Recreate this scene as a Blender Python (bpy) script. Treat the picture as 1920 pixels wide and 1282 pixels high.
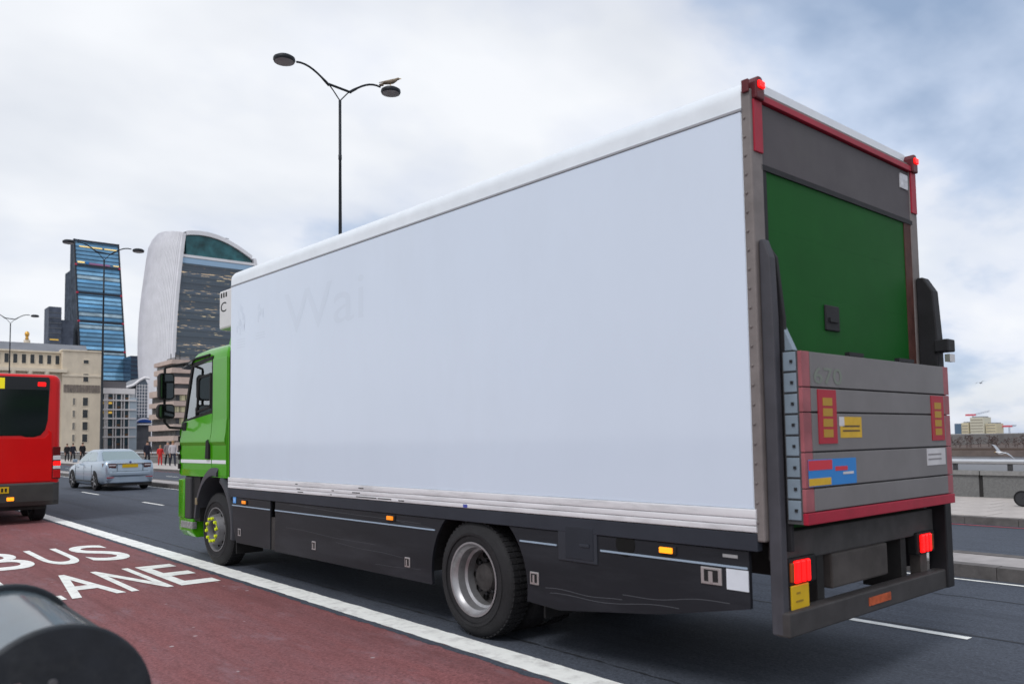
import bpy, bmesh, math, random
from mathutils import Vector, Matrix, noise as mnoise
random.seed(7)
R = math.radians
scene = bpy.context.scene
for o in list(bpy.data.objects): bpy.data.objects.remove(o)

# ------------------------------------------------------------------ camera
cam_data = bpy.data.cameras.new('camera'); cam = bpy.data.objects.new('camera', cam_data)
scene.collection.objects.link(cam); scene.camera = cam
YAW, PITCH, ROLL = R(39.8927), R(3.6899), R(0.868)
fwd = Vector((math.sin(YAW)*math.cos(PITCH), math.cos(YAW)*math.cos(PITCH), math.sin(PITCH)))
rgt = Vector((math.cos(YAW), -math.sin(YAW), 0)); up = rgt.cross(fwd)
r2 = math.cos(ROLL)*rgt - math.sin(ROLL)*up; u2 = math.sin(ROLL)*rgt + math.cos(ROLL)*up
cam.matrix_world = Matrix(((r2.x, u2.x, -fwd.x, 0), (r2.y, u2.y, -fwd.y, 0), (r2.z, u2.z, -fwd.z, 1.72), (0, 0, 0, 1)))
cam_data.sensor_width = 36; cam_data.lens = 1542/1920*36; cam_data.shift_y = 82/1920
cam_data.clip_start = 0.1; cam_data.clip_end = 9000
cam_data.dof.use_dof = True; cam_data.dof.focus_distance = 11.0; cam_data.dof.aperture_fstop = 2.2

# ------------------------------------------------------------------ sky, sun, exposure
SUN = Vector((-0.62, -0.26, 0.80)).normalized()
world = bpy.data.worlds.new('World'); scene.world = world; world.use_nodes = True
nt = world.node_tree; nt.nodes.clear(); N = nt.nodes.new; L = nt.links.new
def mth(op, a, b=None, c=None, tree=nt):
    n = tree.nodes.new('ShaderNodeMath'); n.operation = op
    for i, v in enumerate((a, b, c)):
        if v is None: continue
        if isinstance(v, (int, float)): n.inputs[i].default_value = v
        else: tree.links.new(v, n.inputs[i])
    return n.outputs[0]
wo = N('ShaderNodeOutputWorld'); bg = N('ShaderNodeBackground'); bg.inputs[1].default_value = 0.1
sky = N('ShaderNodeTexSky'); sky.sky_type = 'NISHITA'; sky.sun_disc = False
sky.sun_elevation = math.asin(SUN.z); sky.sun_rotation = math.atan2(SUN.x, SUN.y)
sky.air_density = 1.0; sky.dust_density = 1.5
tc = N('ShaderNodeTexCoord'); sep = N('ShaderNodeSeparateXYZ'); L(tc.outputs['Generated'], sep.inputs[0])
zz = mth('MAXIMUM', sep.outputs[2], 0.0); den = mth('ADD', zz, 0.32)
cmb = N('ShaderNodeCombineXYZ'); L(mth('DIVIDE', sep.outputs[0], den), cmb.inputs[0]); L(mth('DIVIDE', sep.outputs[1], den), cmb.inputs[1])
mp = N('ShaderNodeMapping'); mp.inputs['Location'].default_value = (3.1, 0.6, 0); mp.inputs['Scale'].default_value = (1.0, 1.25, 1); L(cmb.outputs[0], mp.inputs[0])
n1 = N('ShaderNodeTexNoise'); n1.inputs['Scale'].default_value = 1.15; n1.inputs['Detail'].default_value = 7; n1.inputs['Roughness'].default_value = 0.52; n1.inputs['Distortion'].default_value = 0.35
L(mp.outputs[0], n1.inputs['Vector'])
n2 = N('ShaderNodeTexNoise'); n2.inputs['Scale'].default_value = 2.6; n2.inputs['Detail'].default_value = 5; n2.inputs['Roughness'].default_value = 0.5
L(mp.outputs[0], n2.inputs['Vector'])
# the cloud thins and greys towards the east (away from the low sun), all round the sky
bd = N('ShaderNodeVectorMath'); bd.operation = 'DOT_PRODUCT'; L(tc.outputs['Generated'], bd.inputs[0]); bd.inputs[1].default_value = (0.765, 0.265, 0.587)
bank_ = N('ShaderNodeMapRange'); bank_.interpolation_type = 'SMOOTHSTEP'; L(bd.outputs['Value'], bank_.inputs[0])
for i_, v_ in enumerate((0.925, 1.0, 0.0, 0.55)): bank_.inputs[i_+1].default_value = v_
east = mth('ADD', mth('MULTIPLY', sep.outputs[0], 0.10), bank_.outputs[0])
thick = mth('ADD', mth('ADD', n1.outputs[0], mth('MULTIPLY', mth('SUBTRACT', n2.outputs[0], 0.5), 0.85)), mth('SUBTRACT', east, 0.10))
cr = N('ShaderNodeValToRGB'); L(thick, cr.inputs[0])
e = cr.color_ramp.elements
e[0].position = 0.38; e[0].color = (0.93, 0.955, 1.0, 1)
e[1].position = 0.86; e[1].color = (0.33, 0.44, 0.63, 1)
x = cr.color_ramp.elements.new(0.55); x.color = (0.84, 0.88, 0.97, 1)
x = cr.color_ramp.elements.new(0.68); x.color = (0.58, 0.68, 0.86, 1)
cs = N('ShaderNodeMix'); cs.data_type = 'RGBA'; cs.blend_type = 'MULTIPLY'; cs.inputs[0].default_value = 1
L(cr.outputs[0], cs.inputs[6]); cs.inputs[7].default_value = (9.2, 9.2, 9.2, 1)
# a few thin places let the blue sky through
gap = N('ShaderNodeMapRange'); gap.inputs[1].default_value = 0.36; gap.inputs[2].default_value = 0.62; gap.inputs[3].default_value = 0.0; gap.inputs[4].default_value = 0.22
n3 = N('ShaderNodeTexNoise'); n3.inputs['Scale'].default_value = 1.8; n3.inputs['Detail'].default_value = 4; L(mp.outputs[0], n3.inputs['Vector']); L(n3.outputs[0], gap.inputs[0])
mx = N('ShaderNodeMix'); mx.data_type = 'RGBA'; L(gap.outputs[0], mx.inputs[0]); L(cs.outputs[2], mx.inputs[6]); L(sky.outputs[0], mx.inputs[7])
L(mx.outputs[2], bg.inputs[0]); L(bg.outputs[0], wo.inputs[0])

sd = bpy.data.lights.new('sun', 'SUN'); sd.energy = 1.3; sd.angle = R(18); sd.color = (1.0, 0.985, 0.965)
sun = bpy.data.objects.new('sun', sd); scene.collection.objects.link(sun)
sun.rotation_euler = (-SUN).to_track_quat('-Z', 'Y').to_euler(); sun.location = (-20, 10, 30)
vs = scene.view_settings; vs.view_transform = 'Standard'; vs.look = 'None'; vs.gamma = 1; vs.use_curve_mapping = False; vs.exposure = 0.12

# ------------------------------------------------------------------ helpers
COL = scene.collection
def link(o, parent=None):
    COL.objects.link(o)
    if parent is not None: o.parent = parent
    return o
def tag(o, label=None, cat=None, group=None, kind=None):
    for k, v in (('label', label), ('category', cat), ('group', group), ('kind', kind)):
        if v: o[k] = v
    return o
def empty(name, loc=(0, 0, 0), rz=0, label=None, cat=None, group=None, kind=None):
    o = bpy.data.objects.new(name, None); o.empty_display_size = 0.2; link(o)
    o.location = loc; o.rotation_euler = (0, 0, rz); return tag(o, label, cat, group, kind)
def copy_tree(o, parent=None):
    c = o.copy(); link(c, parent)
    for ch in o.children: copy_tree(ch, c)
    return c

MATS = {}
def mat(name, col, rough=0.5, metal=0.0, var=0.0, vscale=3.0, bump=0.0, bscale=40.0, coat=0.0, spec=0.3, emit=None, estr=0.0, dirt=None, dirt_amt=0.0, dirt_scale=1.5, stretch=(1, 1, 1), rvar=0.0, alpha=None):
    if name in MATS: return MATS[name]
    m = bpy.data.materials.new(name); m.use_nodes = True; t = m.node_tree
    b = t.nodes['Principled BSDF']
    b.inputs['Base Color'].default_value = (*col, 1); b.inputs['Roughness'].default_value = rough; b.inputs['Metallic'].default_value = metal
    b.inputs['Specular IOR Level'].default_value = spec; b.inputs['Coat Weight'].default_value = coat; b.inputs['Coat Roughness'].default_value = 0.06
    if emit: b.inputs['Emission Color'].default_value = (*emit, 1); b.inputs['Emission Strength'].default_value = estr
    if var or bump or dirt or rvar:
        tcn = t.nodes.new('ShaderNodeTexCoord'); mpn = t.nodes.new('ShaderNodeMapping'); mpn.inputs['Scale'].default_value = stretch
        t.links.new(tcn.outputs['Object'], mpn.inputs[0]); vec = mpn.outputs[0]
        def nz(s, d=5, r=0.6):
            n = t.nodes.new('ShaderNodeTexNoise'); n.inputs['Scale'].default_value = s; n.inputs['Detail'].default_value = d; n.inputs['Roughness'].default_value = r
            t.links.new(vec, n.inputs['Vector']); return n.outputs[0]
        col_out = None
        if var:
            v = nz(vscale); mr = t.nodes.new('ShaderNodeMapRange'); mr.inputs[1].default_value = 0.3; mr.inputs[2].default_value = 0.7
            mr.inputs[3].default_value = 1-var; mr.inputs[4].default_value = 1+var; t.links.new(v, mr.inputs[0])
            vm = t.nodes.new('ShaderNodeVectorMath'); vm.operation = 'SCALE'; vm.inputs[0].default_value = col; t.links.new(mr.outputs[0], vm.inputs['Scale'])
            col_out = vm.outputs[0]
        if dirt:
            v = nz(dirt_scale, 8, 0.7); mr = t.nodes.new('ShaderNodeMapRange'); mr.inputs[1].default_value = 0.48; mr.inputs[2].default_value = 0.72
            mr.inputs[3].default_value = 0; mr.inputs[4].default_value = dirt_amt; t.links.new(v, mr.inputs[0])
            mi = t.nodes.new('ShaderNodeMix'); mi.data_type = 'RGBA'; t.links.new(mr.outputs[0], mi.inputs[0])
            if col_out: t.links.new(col_out, mi.inputs[6])
            else: mi.inputs[6].default_value = (*col, 1)
            mi.inputs[7].default_value = (*dirt, 1); col_out = mi.outputs[2]
        if col_out: t.links.new(col_out, b.inputs['Base Color'])
        if rvar:
            v = nz(vscale*1.7); mr = t.nodes.new('ShaderNodeMapRange'); mr.inputs[1].default_value = 0.3; mr.inputs[2].default_value = 0.7
            mr.inputs[3].default_value = max(0.02, rough-rvar); mr.inputs[4].default_value = min(1, rough+rvar); t.links.new(v, mr.inputs[0]); t.links.new(mr.outputs[0], b.inputs['Roughness'])
        if bump:
            v = nz(bscale, 4, 0.6); bn = t.nodes.new('ShaderNodeBump'); bn.inputs['Strength'].default_value = bump; bn.inputs['Distance'].default_value = 0.02
            t.links.new(v, bn.inputs['Height']); t.links.new(bn.outputs[0], b.inputs['Normal'])
    MATS[name] = m; return m
def glass_mat(name, tint=(0.75, 0.85, 0.88), trans=0.75, rough=0.03):
    if name in MATS: return MATS[name]
    m = bpy.data.materials.new(name); m.use_nodes = True; t = m.node_tree; t.nodes.clear()
    o = t.nodes.new('ShaderNodeOutputMaterial'); tr = t.nodes.new('ShaderNodeBsdfTransparent'); tr.inputs[0].default_value = (*tint, 1)
    gl = t.nodes.new('ShaderNodeBsdfGlossy'); gl.inputs['Roughness'].default_value = rough; gl.inputs[0].default_value = (0.9, 0.95, 1, 1)
    fr = t.nodes.new('ShaderNodeFresnel'); fr.inputs[0].default_value = 1.5
    ad = t.nodes.new('ShaderNodeMath'); ad.operation = 'ADD'; ad.inputs[1].default_value = 1-trans; t.links.new(fr.outputs[0], ad.inputs[0]); ad.use_clamp = True
    mi = t.nodes.new('ShaderNodeMixShader'); t.links.new(ad.outputs[0], mi.inputs[0]); t.links.new(tr.outputs[0], mi.inputs[1]); t.links.new(gl.outputs[0], mi.inputs[2])
    t.links.new(mi.outputs[0], o.inputs[0]); MATS[name] = m; return m

def rrect(x0, x1, y0, y1, r, n=5):
    out = []
    for cx, cy, a0 in ((x1-r, y1-r, 0), (x0+r, y1-r, 90), (x0+r, y0+r, 180), (x1-r, y0+r, 270)):
        for k in range(n+1):
            a = R(a0+90*k/n); out.append((cx+r*math.cos(a), cy+r*math.sin(a)))
    return out
class MB:
    def __init__(s): s.v = []; s.f = []
    def add(s, vs, fs):
        b = len(s.v); s.v += [tuple(p) for p in vs]; s.f += [tuple(i+b for i in f) for f in fs]; return s
    def box(s, x0, x1, y0, y1, z0, z1):
        vs = [(x, y, z) for z in (z0, z1) for y in (y0, y1) for x in (x0, x1)]
        return s.add(vs, [(0, 2, 3, 1), (4, 5, 7, 6), (0, 1, 5, 4), (2, 6, 7, 3), (0, 4, 6, 2), (1, 3, 7, 5)])
    def prism(s, poly, a0, a1, axis='x'):
        n = len(poly); f3 = {'x': lambda p, a: (a, p[0], p[1]), 'y': lambda p, a: (p[0], a, p[1]), 'z': lambda p, a: (p[0], p[1], a)}[axis]
        vs = [f3(p, a0) for p in poly]+[f3(p, a1) for p in poly]
        return s.add(vs, [tuple(range(n))[::-1], tuple(range(n, 2*n))]+[(i, (i+1) % n, n+(i+1) % n, n+i) for i in range(n)])
    def loft(s, rings, closed=True, cap=True):
        n = len(rings[0]); vs = [p for r in rings for p in r]; fs = []
        for k in range(len(rings)-1):
            for i in range(n if closed else n-1):
                j = (i+1) % n; fs.append((k*n+i, k*n+j, (k+1)*n+j, (k+1)*n+i))
        if cap and closed: fs += [tuple(range(n))[::-1], tuple((len(rings)-1)*n+i for i in range(n))]
        return s.add(vs, fs)
    def tube(s, path, r, n=8):
        path = [Vector(p) for p in path]; rad = r if isinstance(r, (list, tuple)) else [r]*len(path); rings = []
        prev = None
        for i, p in enumerate(path):
            d = (path[min(i+1, len(path)-1)]-path[max(i-1, 0)]).normalized()
            if prev is None: a = d.orthogonal().normalized()
            else: a = (prev-d*prev.dot(d)).normalized()
            prev = a; b = d.cross(a)
            rings.append([p+a*rad[i]*math.cos(2*math.pi*k/n)+b*rad[i]*math.sin(2*math.pi*k/n) for k in range(n)])
        return s.loft(rings)
    def lathe(s, prof, c=(0, 0, 0), axis='x', n=32, capr=0.022):
        rings = []
        for a, r in prof:
            ring = []
            for k in range(n):
                t = 2*math.pi*k/n; p, q = r*math.cos(t), r*math.sin(t)
                ring.append({'x': (c[0]+a, c[1]+p, c[2]+q), 'y': (c[0]+p, c[1]+a, c[2]+q), 'z': (c[0]+p, c[1]+q, c[2]+a)}[axis])
            rings.append(ring)
        n_ = len(rings); s.loft(rings, cap=False); b = len(s.v)-n_*n
        if prof[0][1] < capr: s.f.append(tuple(b+i for i in range(n))[::-1])
        if prof[-1][1] < capr: s.f.append(tuple(b+(n_-1)*n+i for i in range(n)))
        return s
    def mesh(s, name, off=(0, 0, 0), smooth=None):
        me = bpy.data.meshes.new(name); me.from_pydata([(p[0]-off[0], p[1]-off[1], p[2]-off[2]) for p in s.v], [], s.f)
        bm = bmesh.new(); bm.from_mesh(me); bmesh.ops.recalc_face_normals(bm, faces=bm.faces); bm.to_mesh(me); bm.free()
        if smooth:
            for p in me.polygons: p.use_smooth = True
            me.set_sharp_from_angle(angle=R(smooth))
        me.update(); return me
    def build(s, name, m, parent=None, off=(0, 0, 0), smooth=None, bevel=0, seg=2):
        me = s.mesh(name, off, smooth); me.materials.append(m)
        o = bpy.data.objects.new(name, me); link(o, parent)
        if bevel:
            b = o.modifiers.new('bevel', 'BEVEL'); b.width = bevel; b.segments = seg; b.limit_method = 'ANGLE'; b.angle_limit = R(40)
        return o
def text_mesh(body, bold=0.0):
    cu = bpy.data.curves.new('t', 'FONT'); cu.body = body; cu.offset = bold; cu.resolution_u = 6
    o = bpy.data.objects.new('t', cu); COL.objects.link(o)
    me = bpy.data.meshes.new_from_object(o.evaluated_get(bpy.context.evaluated_depsgraph_get()))
    bpy.data.objects.remove(o); bpy.data.curves.remove(cu); return me
def text_on(body, name, m, parent, origin, ux, uy, w, h, bold=0.0):
    me = text_mesh(body, bold); xs = [v.co.x for v in me.vertices]; ys = [v.co.y for v in me.vertices]
    x0, x1, y0, y1 = min(xs), max(xs), min(ys), max(ys); o3, ux, uy = Vector(origin), Vector(ux), Vector(uy)
    for v in me.vertices: v.co = o3+ux*((v.co.x-x0)/(x1-x0)*w)+uy*((v.co.y-y0)/(y1-y0)*h)
    me.name = name; me.materials.clear(); me.materials.append(m); o = bpy.data.objects.new(name, me); return link(o, parent)
# ------------------------------------------------------------------ setting: river, bridge deck, road, pavements
def ground_mat(name, base, patch, grain=220, patch_amt=0.6, spots=0.0, stretch=(1, 0.12, 1), rough=0.85, dark=0.0):
    m = bpy.data.materials.new(name); m.use_nodes = True; t = m.node_tree; b = t.nodes['Principled BSDF']; b.inputs['Roughness'].default_value = rough
    b.inputs['Specular IOR Level'].default_value = 0.25
    tcn = t.nodes.new('ShaderNodeTexCoord')
    def nz(s, d=4, r=0.6, st=None):
        n = t.nodes.new('ShaderNodeTexNoise'); n.inputs['Scale'].default_value = s; n.inputs['Detail'].default_value = d; n.inputs['Roughness'].default_value = r
        if st:
            mpn = t.nodes.new('ShaderNodeMapping'); mpn.inputs['Scale'].default_value = st; t.links.new(tcn.outputs['Object'], mpn.inputs[0]); t.links.new(mpn.outputs[0], n.inputs['Vector'])
        else: t.links.new(tcn.outputs['Object'], n.inputs['Vector'])
        return n.outputs[0]
    def rng(v, a, b_, c, d):
        mr = t.nodes.new('ShaderNodeMapRange'); t.links.new(v, mr.inputs[0])
        for i, q in enumerate((a, b_, c, d)): mr.inputs[i+1].default_value = q
        return mr.outputs[0]
    def mixc(f, a, b_):
        mi = t.nodes.new('ShaderNodeMix'); mi.data_type = 'RGBA'; t.links.new(f, mi.inputs[0])
        for i, q in ((6, a), (7, b_)):
            if isinstance(q, tuple): mi.inputs[i].default_value = (*q, 1)
            else: t.links.new(q, mi.inputs[i])
        return mi.outputs[2]
    c = mixc(rng(nz(1.1, 9, 0.72, stretch), 0.46, 0.70, 0, patch_amt), base, patch)
    c = mixc(rng(nz(grain, 4, 0.75), 0.44, 0.64, 0, 0.75), c, tuple(x*1.75+0.006 for x in base))
    c = mixc(rng(nz(grain*0.6, 4, 0.75), 0.52, 0.68, 0, 0.85), c, tuple(x*0.45 for x in base))
    c = mixc(rng(nz(0.35, 3, 0.5), 0.35, 0.7, 0, 0.4), c, tuple(x*0.72 for x in base))
    c = mixc(rng(nz(7, 8, 0.8, (1.6, 0.5, 1)), 0.49, 0.66, 0, 0.65), c, tuple(x*0.62 for x in base))
    c = mixc(rng(nz(3.0, 8, 0.75, (1, 0.35, 1)), 0.55, 0.75, 0, 0.55), c, tuple(x*1.5+0.01 for x in patch))
    c = mixc(rng(nz(1.0, 6, 0.7, (2.2, 0.05, 1)), 0.52, 0.68, 0, 0.5), c, tuple(x*0.55 for x in base))
    if spots:
        vo = t.nodes.new('ShaderNodeTexVoronoi'); vo.inputs['Scale'].default_value = 4.2; t.links.new(tcn.outputs['Object'], vo.inputs['Vector'])
        msk = rng(vo.outputs['Distance'], 0.075, 0.105, 1, 0); sel = rng(nz(0.5, 3, 0.6), 0.40, 0.50, 0, spots)
        wn = t.nodes.new('ShaderNodeTexWhiteNoise'); t.links.new(vo.outputs['Position'], wn.inputs['Vector']); pick = rng(wn.outputs['Value'], 0.50, 0.62, 0, 1)
        c = mixc(mth('MULTIPLY', mth('MULTIPLY', msk, sel, tree=t), pick, tree=t), c, (0.42, 0.36, 0.37))
    t.links.new(c, b.inputs['Base Color'])
    bn = t.nodes.new('ShaderNodeBump'); bn.inputs['Strength'].default_value = 0.55; bn.inputs['Distance'].default_value = 0.008; t.links.new(nz(grain*0.8, 3), bn.inputs['Height']); t.links.new(bn.outputs[0], b.inputs['Normal'])
    MATS[name] = m; return m
asphalt = ground_mat('asphalt', (0.064, 0.074, 0.096), (0.034, 0.040, 0.054), grain=42)
red_asph = ground_mat('red_asphalt', (0.205, 0.076, 0.078), (0.170, 0.122, 0.142), grain=42, patch_amt=0.75, spots=0.9)
def paint_mat():
    m = mat('road_paint', (0.86, 0.87, 0.84), 0.7, var=0.06, vscale=7, bump=0.25, bscale=120, dirt=(0.36, 0.34, 0.34), dirt_amt=0.60, dirt_scale=5)
    return m
paint = paint_mat()
kerbm = mat('granite_kerb', (0.125, 0.115, 0.112), 0.85, var=0.25, vscale=6, bump=0.3, bscale=90)
kerbtop = mat('median_concrete', (0.36, 0.335, 0.33), 0.9, var=0.14, vscale=4, bump=0.25, bscale=80)
slabm = mat('paving_slab', (0.43, 0.395, 0.375), 0.9, var=0.12, vscale=2.5, bump=0.25, bscale=70)
granite = mat('parapet_granite', (0.17, 0.17, 0.168), 0.9, var=0.18, vscale=24, bump=0.4, bscale=70)

def sheet(name, x0, x1, y0, y1, z, m, parent=None):
    o = MB().add([(x0, y0, z), (x1, y0, z), (x1, y1, z), (x0, y1, z)], [(0, 1, 2, 3)]).build(name, m, parent)
    if parent is None: tag(o, kind='structure')
    return o
BY0, BY1 = -120, 235
water = mat('river_water', (0.055, 0.045, 0.040), 0.35, var=0.3, vscale=0.02, bump=0.9, bscale=0.6)
sheet('river', -4000, 6000, -3000, 6000, -11, water)
cityg = mat('city_ground', (0.20, 0.19, 0.185), 0.9, var=0.2, vscale=0.05)
o = MB().box(-900, 900, BY1, 3500, -10.9, -0.05).build('city_ground', cityg); tag(o, kind='structure')
o = MB().box(-6, 22.4, BY0, BY1-0.01, -1.6, -0.02).build('bridge_deck', kerbm); tag(o, kind='structure')
road = sheet('road', 4.19, 10.45, BY0, BY1+60, 0.0, asphalt)
lane = sheet('bus_lane', 0.9, 4.19, BY0, BY1+60, 0.0, red_asph)
road2 = sheet('opposite_road', 11.65, 16.6, BY0, BY1+60, 0.0, asphalt)

def painted_strip(name, x0, x1, y0, y1, z, parent, jit=0.008, step=0.05):
    n = max(2, min(900, int((y1-y0)/step))); mb = MB(); vs = []; fs = []
    for i in range(n+1):
        y = y0+(y1-y0)*i/n
        a = (mnoise.noise((x0*3, y*6.1, 1.3))+0.6*mnoise.noise((x0*3, y*19, 4.3)))*jit
        b = (mnoise.noise((x1*5, y*6.1, 9.3))+0.6*mnoise.noise((x1*5, y*19, 2.3)))*jit
        vs += [(x0+a, y, z), (x1+b, y, z)]
        if i: k = 2*i; fs.append((k-2, k-1, k+1, k))
    return mb.add(vs, fs).build(name, paint, parent)
painted_strip('lane_line', 4.06, 4.335, -6, 36, 0.005, road, 0.012)
painted_strip('lane_line', 4.06, 4.335, 36.001, BY1, 0.005, road, 0.0, 5)
for y0, y1 in ((-2.6, -1.0), (2.93, 4.75), (9.1, 10.9), (15.3, 17.1), (24.2, 26.15), (31.3, 33.7), (38.5, 40.6), (45.8, 47.9), (53, 55.1), (60, 62), (67, 69), (74, 76)):
    painted_strip('lane_dash', 7.33, 7.43, y0, y1, 0.005, road, 0.004)
def seam(x0, x1, y0, y1, m, parent, jit, name='road_seam'):
    o = painted_strip(name, x0, x1, y0, y1, 0.0025, parent, jit); o.data.materials.clear(); o.data.materials.append(m)
tar = mat('tar_joint', (0.022, 0.024, 0.030), 0.7, var=0.3, vscale=9)
seam(7.50, 7.535, -4, 60, tar, road, 0.012); seam(4.62, 4.64, -4, 30, tar, road, 0.02); seam(9.2, 9.22, -4, 40, tar, road, 0.03)
seam(3.985, 4.07, -4, 36, asphalt, lane, 0.03)
painted_strip('edge_line', 10.24, 10.31, -8, 90, 0.005, road, 0.004, 0.12)
painted_strip('edge_line', 11.92, 11.99, -8, 90, 0.005, road2, 0.004, 0.12)
for k in range(20): painted_strip('lane_dash', 14.1, 14.19, -4+6*k, -2+6*k, 0.005, road2, 0.003)
redline = mat('red_route_paint', (0.40, 0.05, 0.06), 0.7, var=0.2, vscale=6)
for x in (16.30,):
    for q in range(1):
        sheet('red_line', x+q*0.15, x+q*0.15+0.07, -8, 120, 0.005, redline, road2)
# road lettering: letters stand up towards the far end of the bridge
lt = empty('road_lettering', (2.7, 12.9, 0.006), kind='structure')
for ch, x0, x1, y0, y1 in (('B', 1.78, 2.43, 13.42, 15.62), ('U', 2.55, 3.03, 13.42, 15.62), ('S', 3.14, 3.72, 13.38, 15.66),
                           ('L', 1.62, 2.14, 10.38, 12.36), ('A', 2.19, 2.76, 10.38, 12.36), ('N', 2.82, 3.30, 10.38, 12.36), ('E', 3.39, 3.87, 10.38, 12.36)):
    text_on(ch, 'letter', paint, lt, (x0-2.7, y0-12.9, 0), (1, 0, 0), (0, 1, 0), x1-x0, y1-y0, 0.012)

# near pavement with its kerb, the central reservation, the far pavement: kerbstones one by one
def stones(parent, x0, x1, z1, ys, L_, m, zb=-0.015):
    me = MB().box(x0, x1, -L_/2+0.004, L_/2-0.004, zb, z1).mesh('kerbstone'); me.materials.append(m)
    for i, y in enumerate(ys):
        o = bpy.data.objects.new('kerbstone', me); link(o, parent); o.location = (0.004*math.sin(i*7.3), y, 0.003*math.sin(i*3.1))
near = MB().box(-6, 0.72, BY0, BY1, -0.015, 0.13).build('near_pavement', slabm); tag(near, kind='structure')
stones(near, 0.725, 0.90, 0.135, [-3+0.92*k for k in range(18)], 0.92, kerbm)
med = MB().box(10.66, 11.44, BY0, BY1, -0.015, 0.145).build('central_reservation', kerbtop); tag(med, kind='structure')
stones(med, 10.45, 10.655, 0.15, [-4+0.92*k for k in range(90)], 0.92, kerbm)
stones(med, 11.445, 11.65, 0.15, [-4+0.92*k for k in range(90)], 0.92, kerbm)
far = MB().box(16.81, 22.4, BY0, BY1, -0.015, 0.125).build('far_pavement', slabm); tag(far, kind='structure')
stones(far, 16.6, 16.805, 0.13, [-4+0.92*k for k in range(110)], 0.92, kerbm)
# thin dark joints of the far pavement flags are real grooves between the slabs nearest the camera
slab = MB().box(-0.445, 0.445, -0.295, 0.295, -0.001, 0.012).mesh('paving_slab'); slab.materials.append(slabm)
for i in range(5):
    for j in range(16):
        o = bpy.data.objects.new('paving_slab', slab); link(o, far); o.location = (17.27+0.9*i, 1.2+0.6*j+(0.3 if i % 2 else 0), 0.125+0.002*math.sin(i*5+j*3))

# ------------------------------------------------------------------ parapet along the far side
steel = mat('brushed_steel', (0.62, 0.63, 0.65), 0.32, 1.0, var=0.06, vscale=5)
darkgap = mat('dark_joint', (0.035, 0.033, 0.033), 0.9)
par = empty('bridge_parapet', (21.9, 40, 0.125), label='grey granite bridge parapet with stainless steel handrail along the far pavement', cat='parapet')
poff = (21.9, 40, 0.125)
pm = MB().box(-0.14, 0.14, -1.20, 1.20, 0, 0.535).mesh('panel'); pm.materials.append(granite)
cm = MB().box(-0.19, 0.19, -1.235, 1.235, 0.54, 0.645).mesh('coping'); cm.materials.append(mat('coping_granite', (0.24, 0.235, 0.23), 0.8, var=0.2, vscale=8))
jm = MB().box(-0.10, 0.12, -0.05, 0.05, 0, 0.54).mesh('joint_post'); jm.materials.append(darkgap)
rm = MB().box(-0.035, 0.035, -0.05, 0.05, 0.645, 0.80).mesh('rail_post'); rm.materials.append(mat('dark_steel', (0.08, 0.08, 0.085), 0.5, 0.6))
for k in range(48):
    yc = 6.95+2.5*k-5-40
    for me, dy in ((pm, 0), (cm, 0), (jm, 1.25), (rm, -0.62), (rm, 0.63)):
        o = bpy.data.objects.new(me.name.split('.')[0], me); link(o, par); o.location = (0, yc+dy, 0)
pts = []
MB().loft([[(x, y, z) for x, z in rrect(-0.085, 0.085, 0.80, 0.925, 0.05, 4)] for y in (-44, 75)]).build('handrail', steel, par, smooth=40)

# ------------------------------------------------------------------ street lamps on the central reservation
lampm = mat('lamp_dark_paint', (0.018, 0.022, 0.028), 0.45, 0.2, var=0.2, vscale=4)
lampg = mat('lamp_glass', (0.30, 0.30, 0.31), 0.35, spec=0.5)
def lamp(y, label, grow=1.0):
    e_ = empty('street_lamp', (11.1, y, 0.145), 0, label, 'street lamp', 'double armed lamps on the central reservation')
    MB().lathe([(0, 0.20), (0.06, 0.20), (0.08, 0.13), (1.3, 0.12), (1.36, 0.075), (9.6, 0.040), (9.62, 0.050), (9.75, 0.050), (9.76, 0.042), (11.35, 0.04), (11.36, 0.02)], axis='z', n=14).build('post', lampm, e_, smooth=40)
    for s in (-1, 1):
        MB().tube([(0, 0, 11.34), (s*0.22, 0, 11.60), (s*0.40, 0, 11.78)], 0.018, 6).build('brace', lampm, e_, smooth=60)
        a = [(s*(0.34+1.0*t), 0, 11.70+0.42*math.sin(t*math.pi*0.58)) for t in [i/8 for i in range(9)]]
        MB().tube(a, [0.040]*2+[0.030]*7, 8).build('arm', lampm, e_, smooth=60)
        c = (s*1.70, 0, 12.03)
        h = MB().lathe([(-0.03, 0.275), (0.02, 0.30), (0.08, 0.29), (0.13, 0.21), (0.15, 0.09), (0.155, 0.01)], c, 'z', 24).build('lamp_head', lampm, e_, smooth=60)
        MB().lathe([(-0.065, 0.02), (-0.06, 0.13), (-0.05, 0.22), (-0.028, 0.262), (0.0, 0.262)], c, 'z', 24).build('lens', lampg, h, smooth=60)
    MB().tube([(-0.36, 0, 11.74), (0.36, 0, 11.68)], 0.036, 8).build('cross_bar', lampm, e_, smooth=60)
    return e_
lamp(20.8, 'tall dark double armed street lamp above the white truck, gull on one head')
lamp(46.8, 'dark double armed street lamp in front of the blue glass tower')
lamp(75.4, 'farthest double armed street lamp, at the left edge above the bus')
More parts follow.
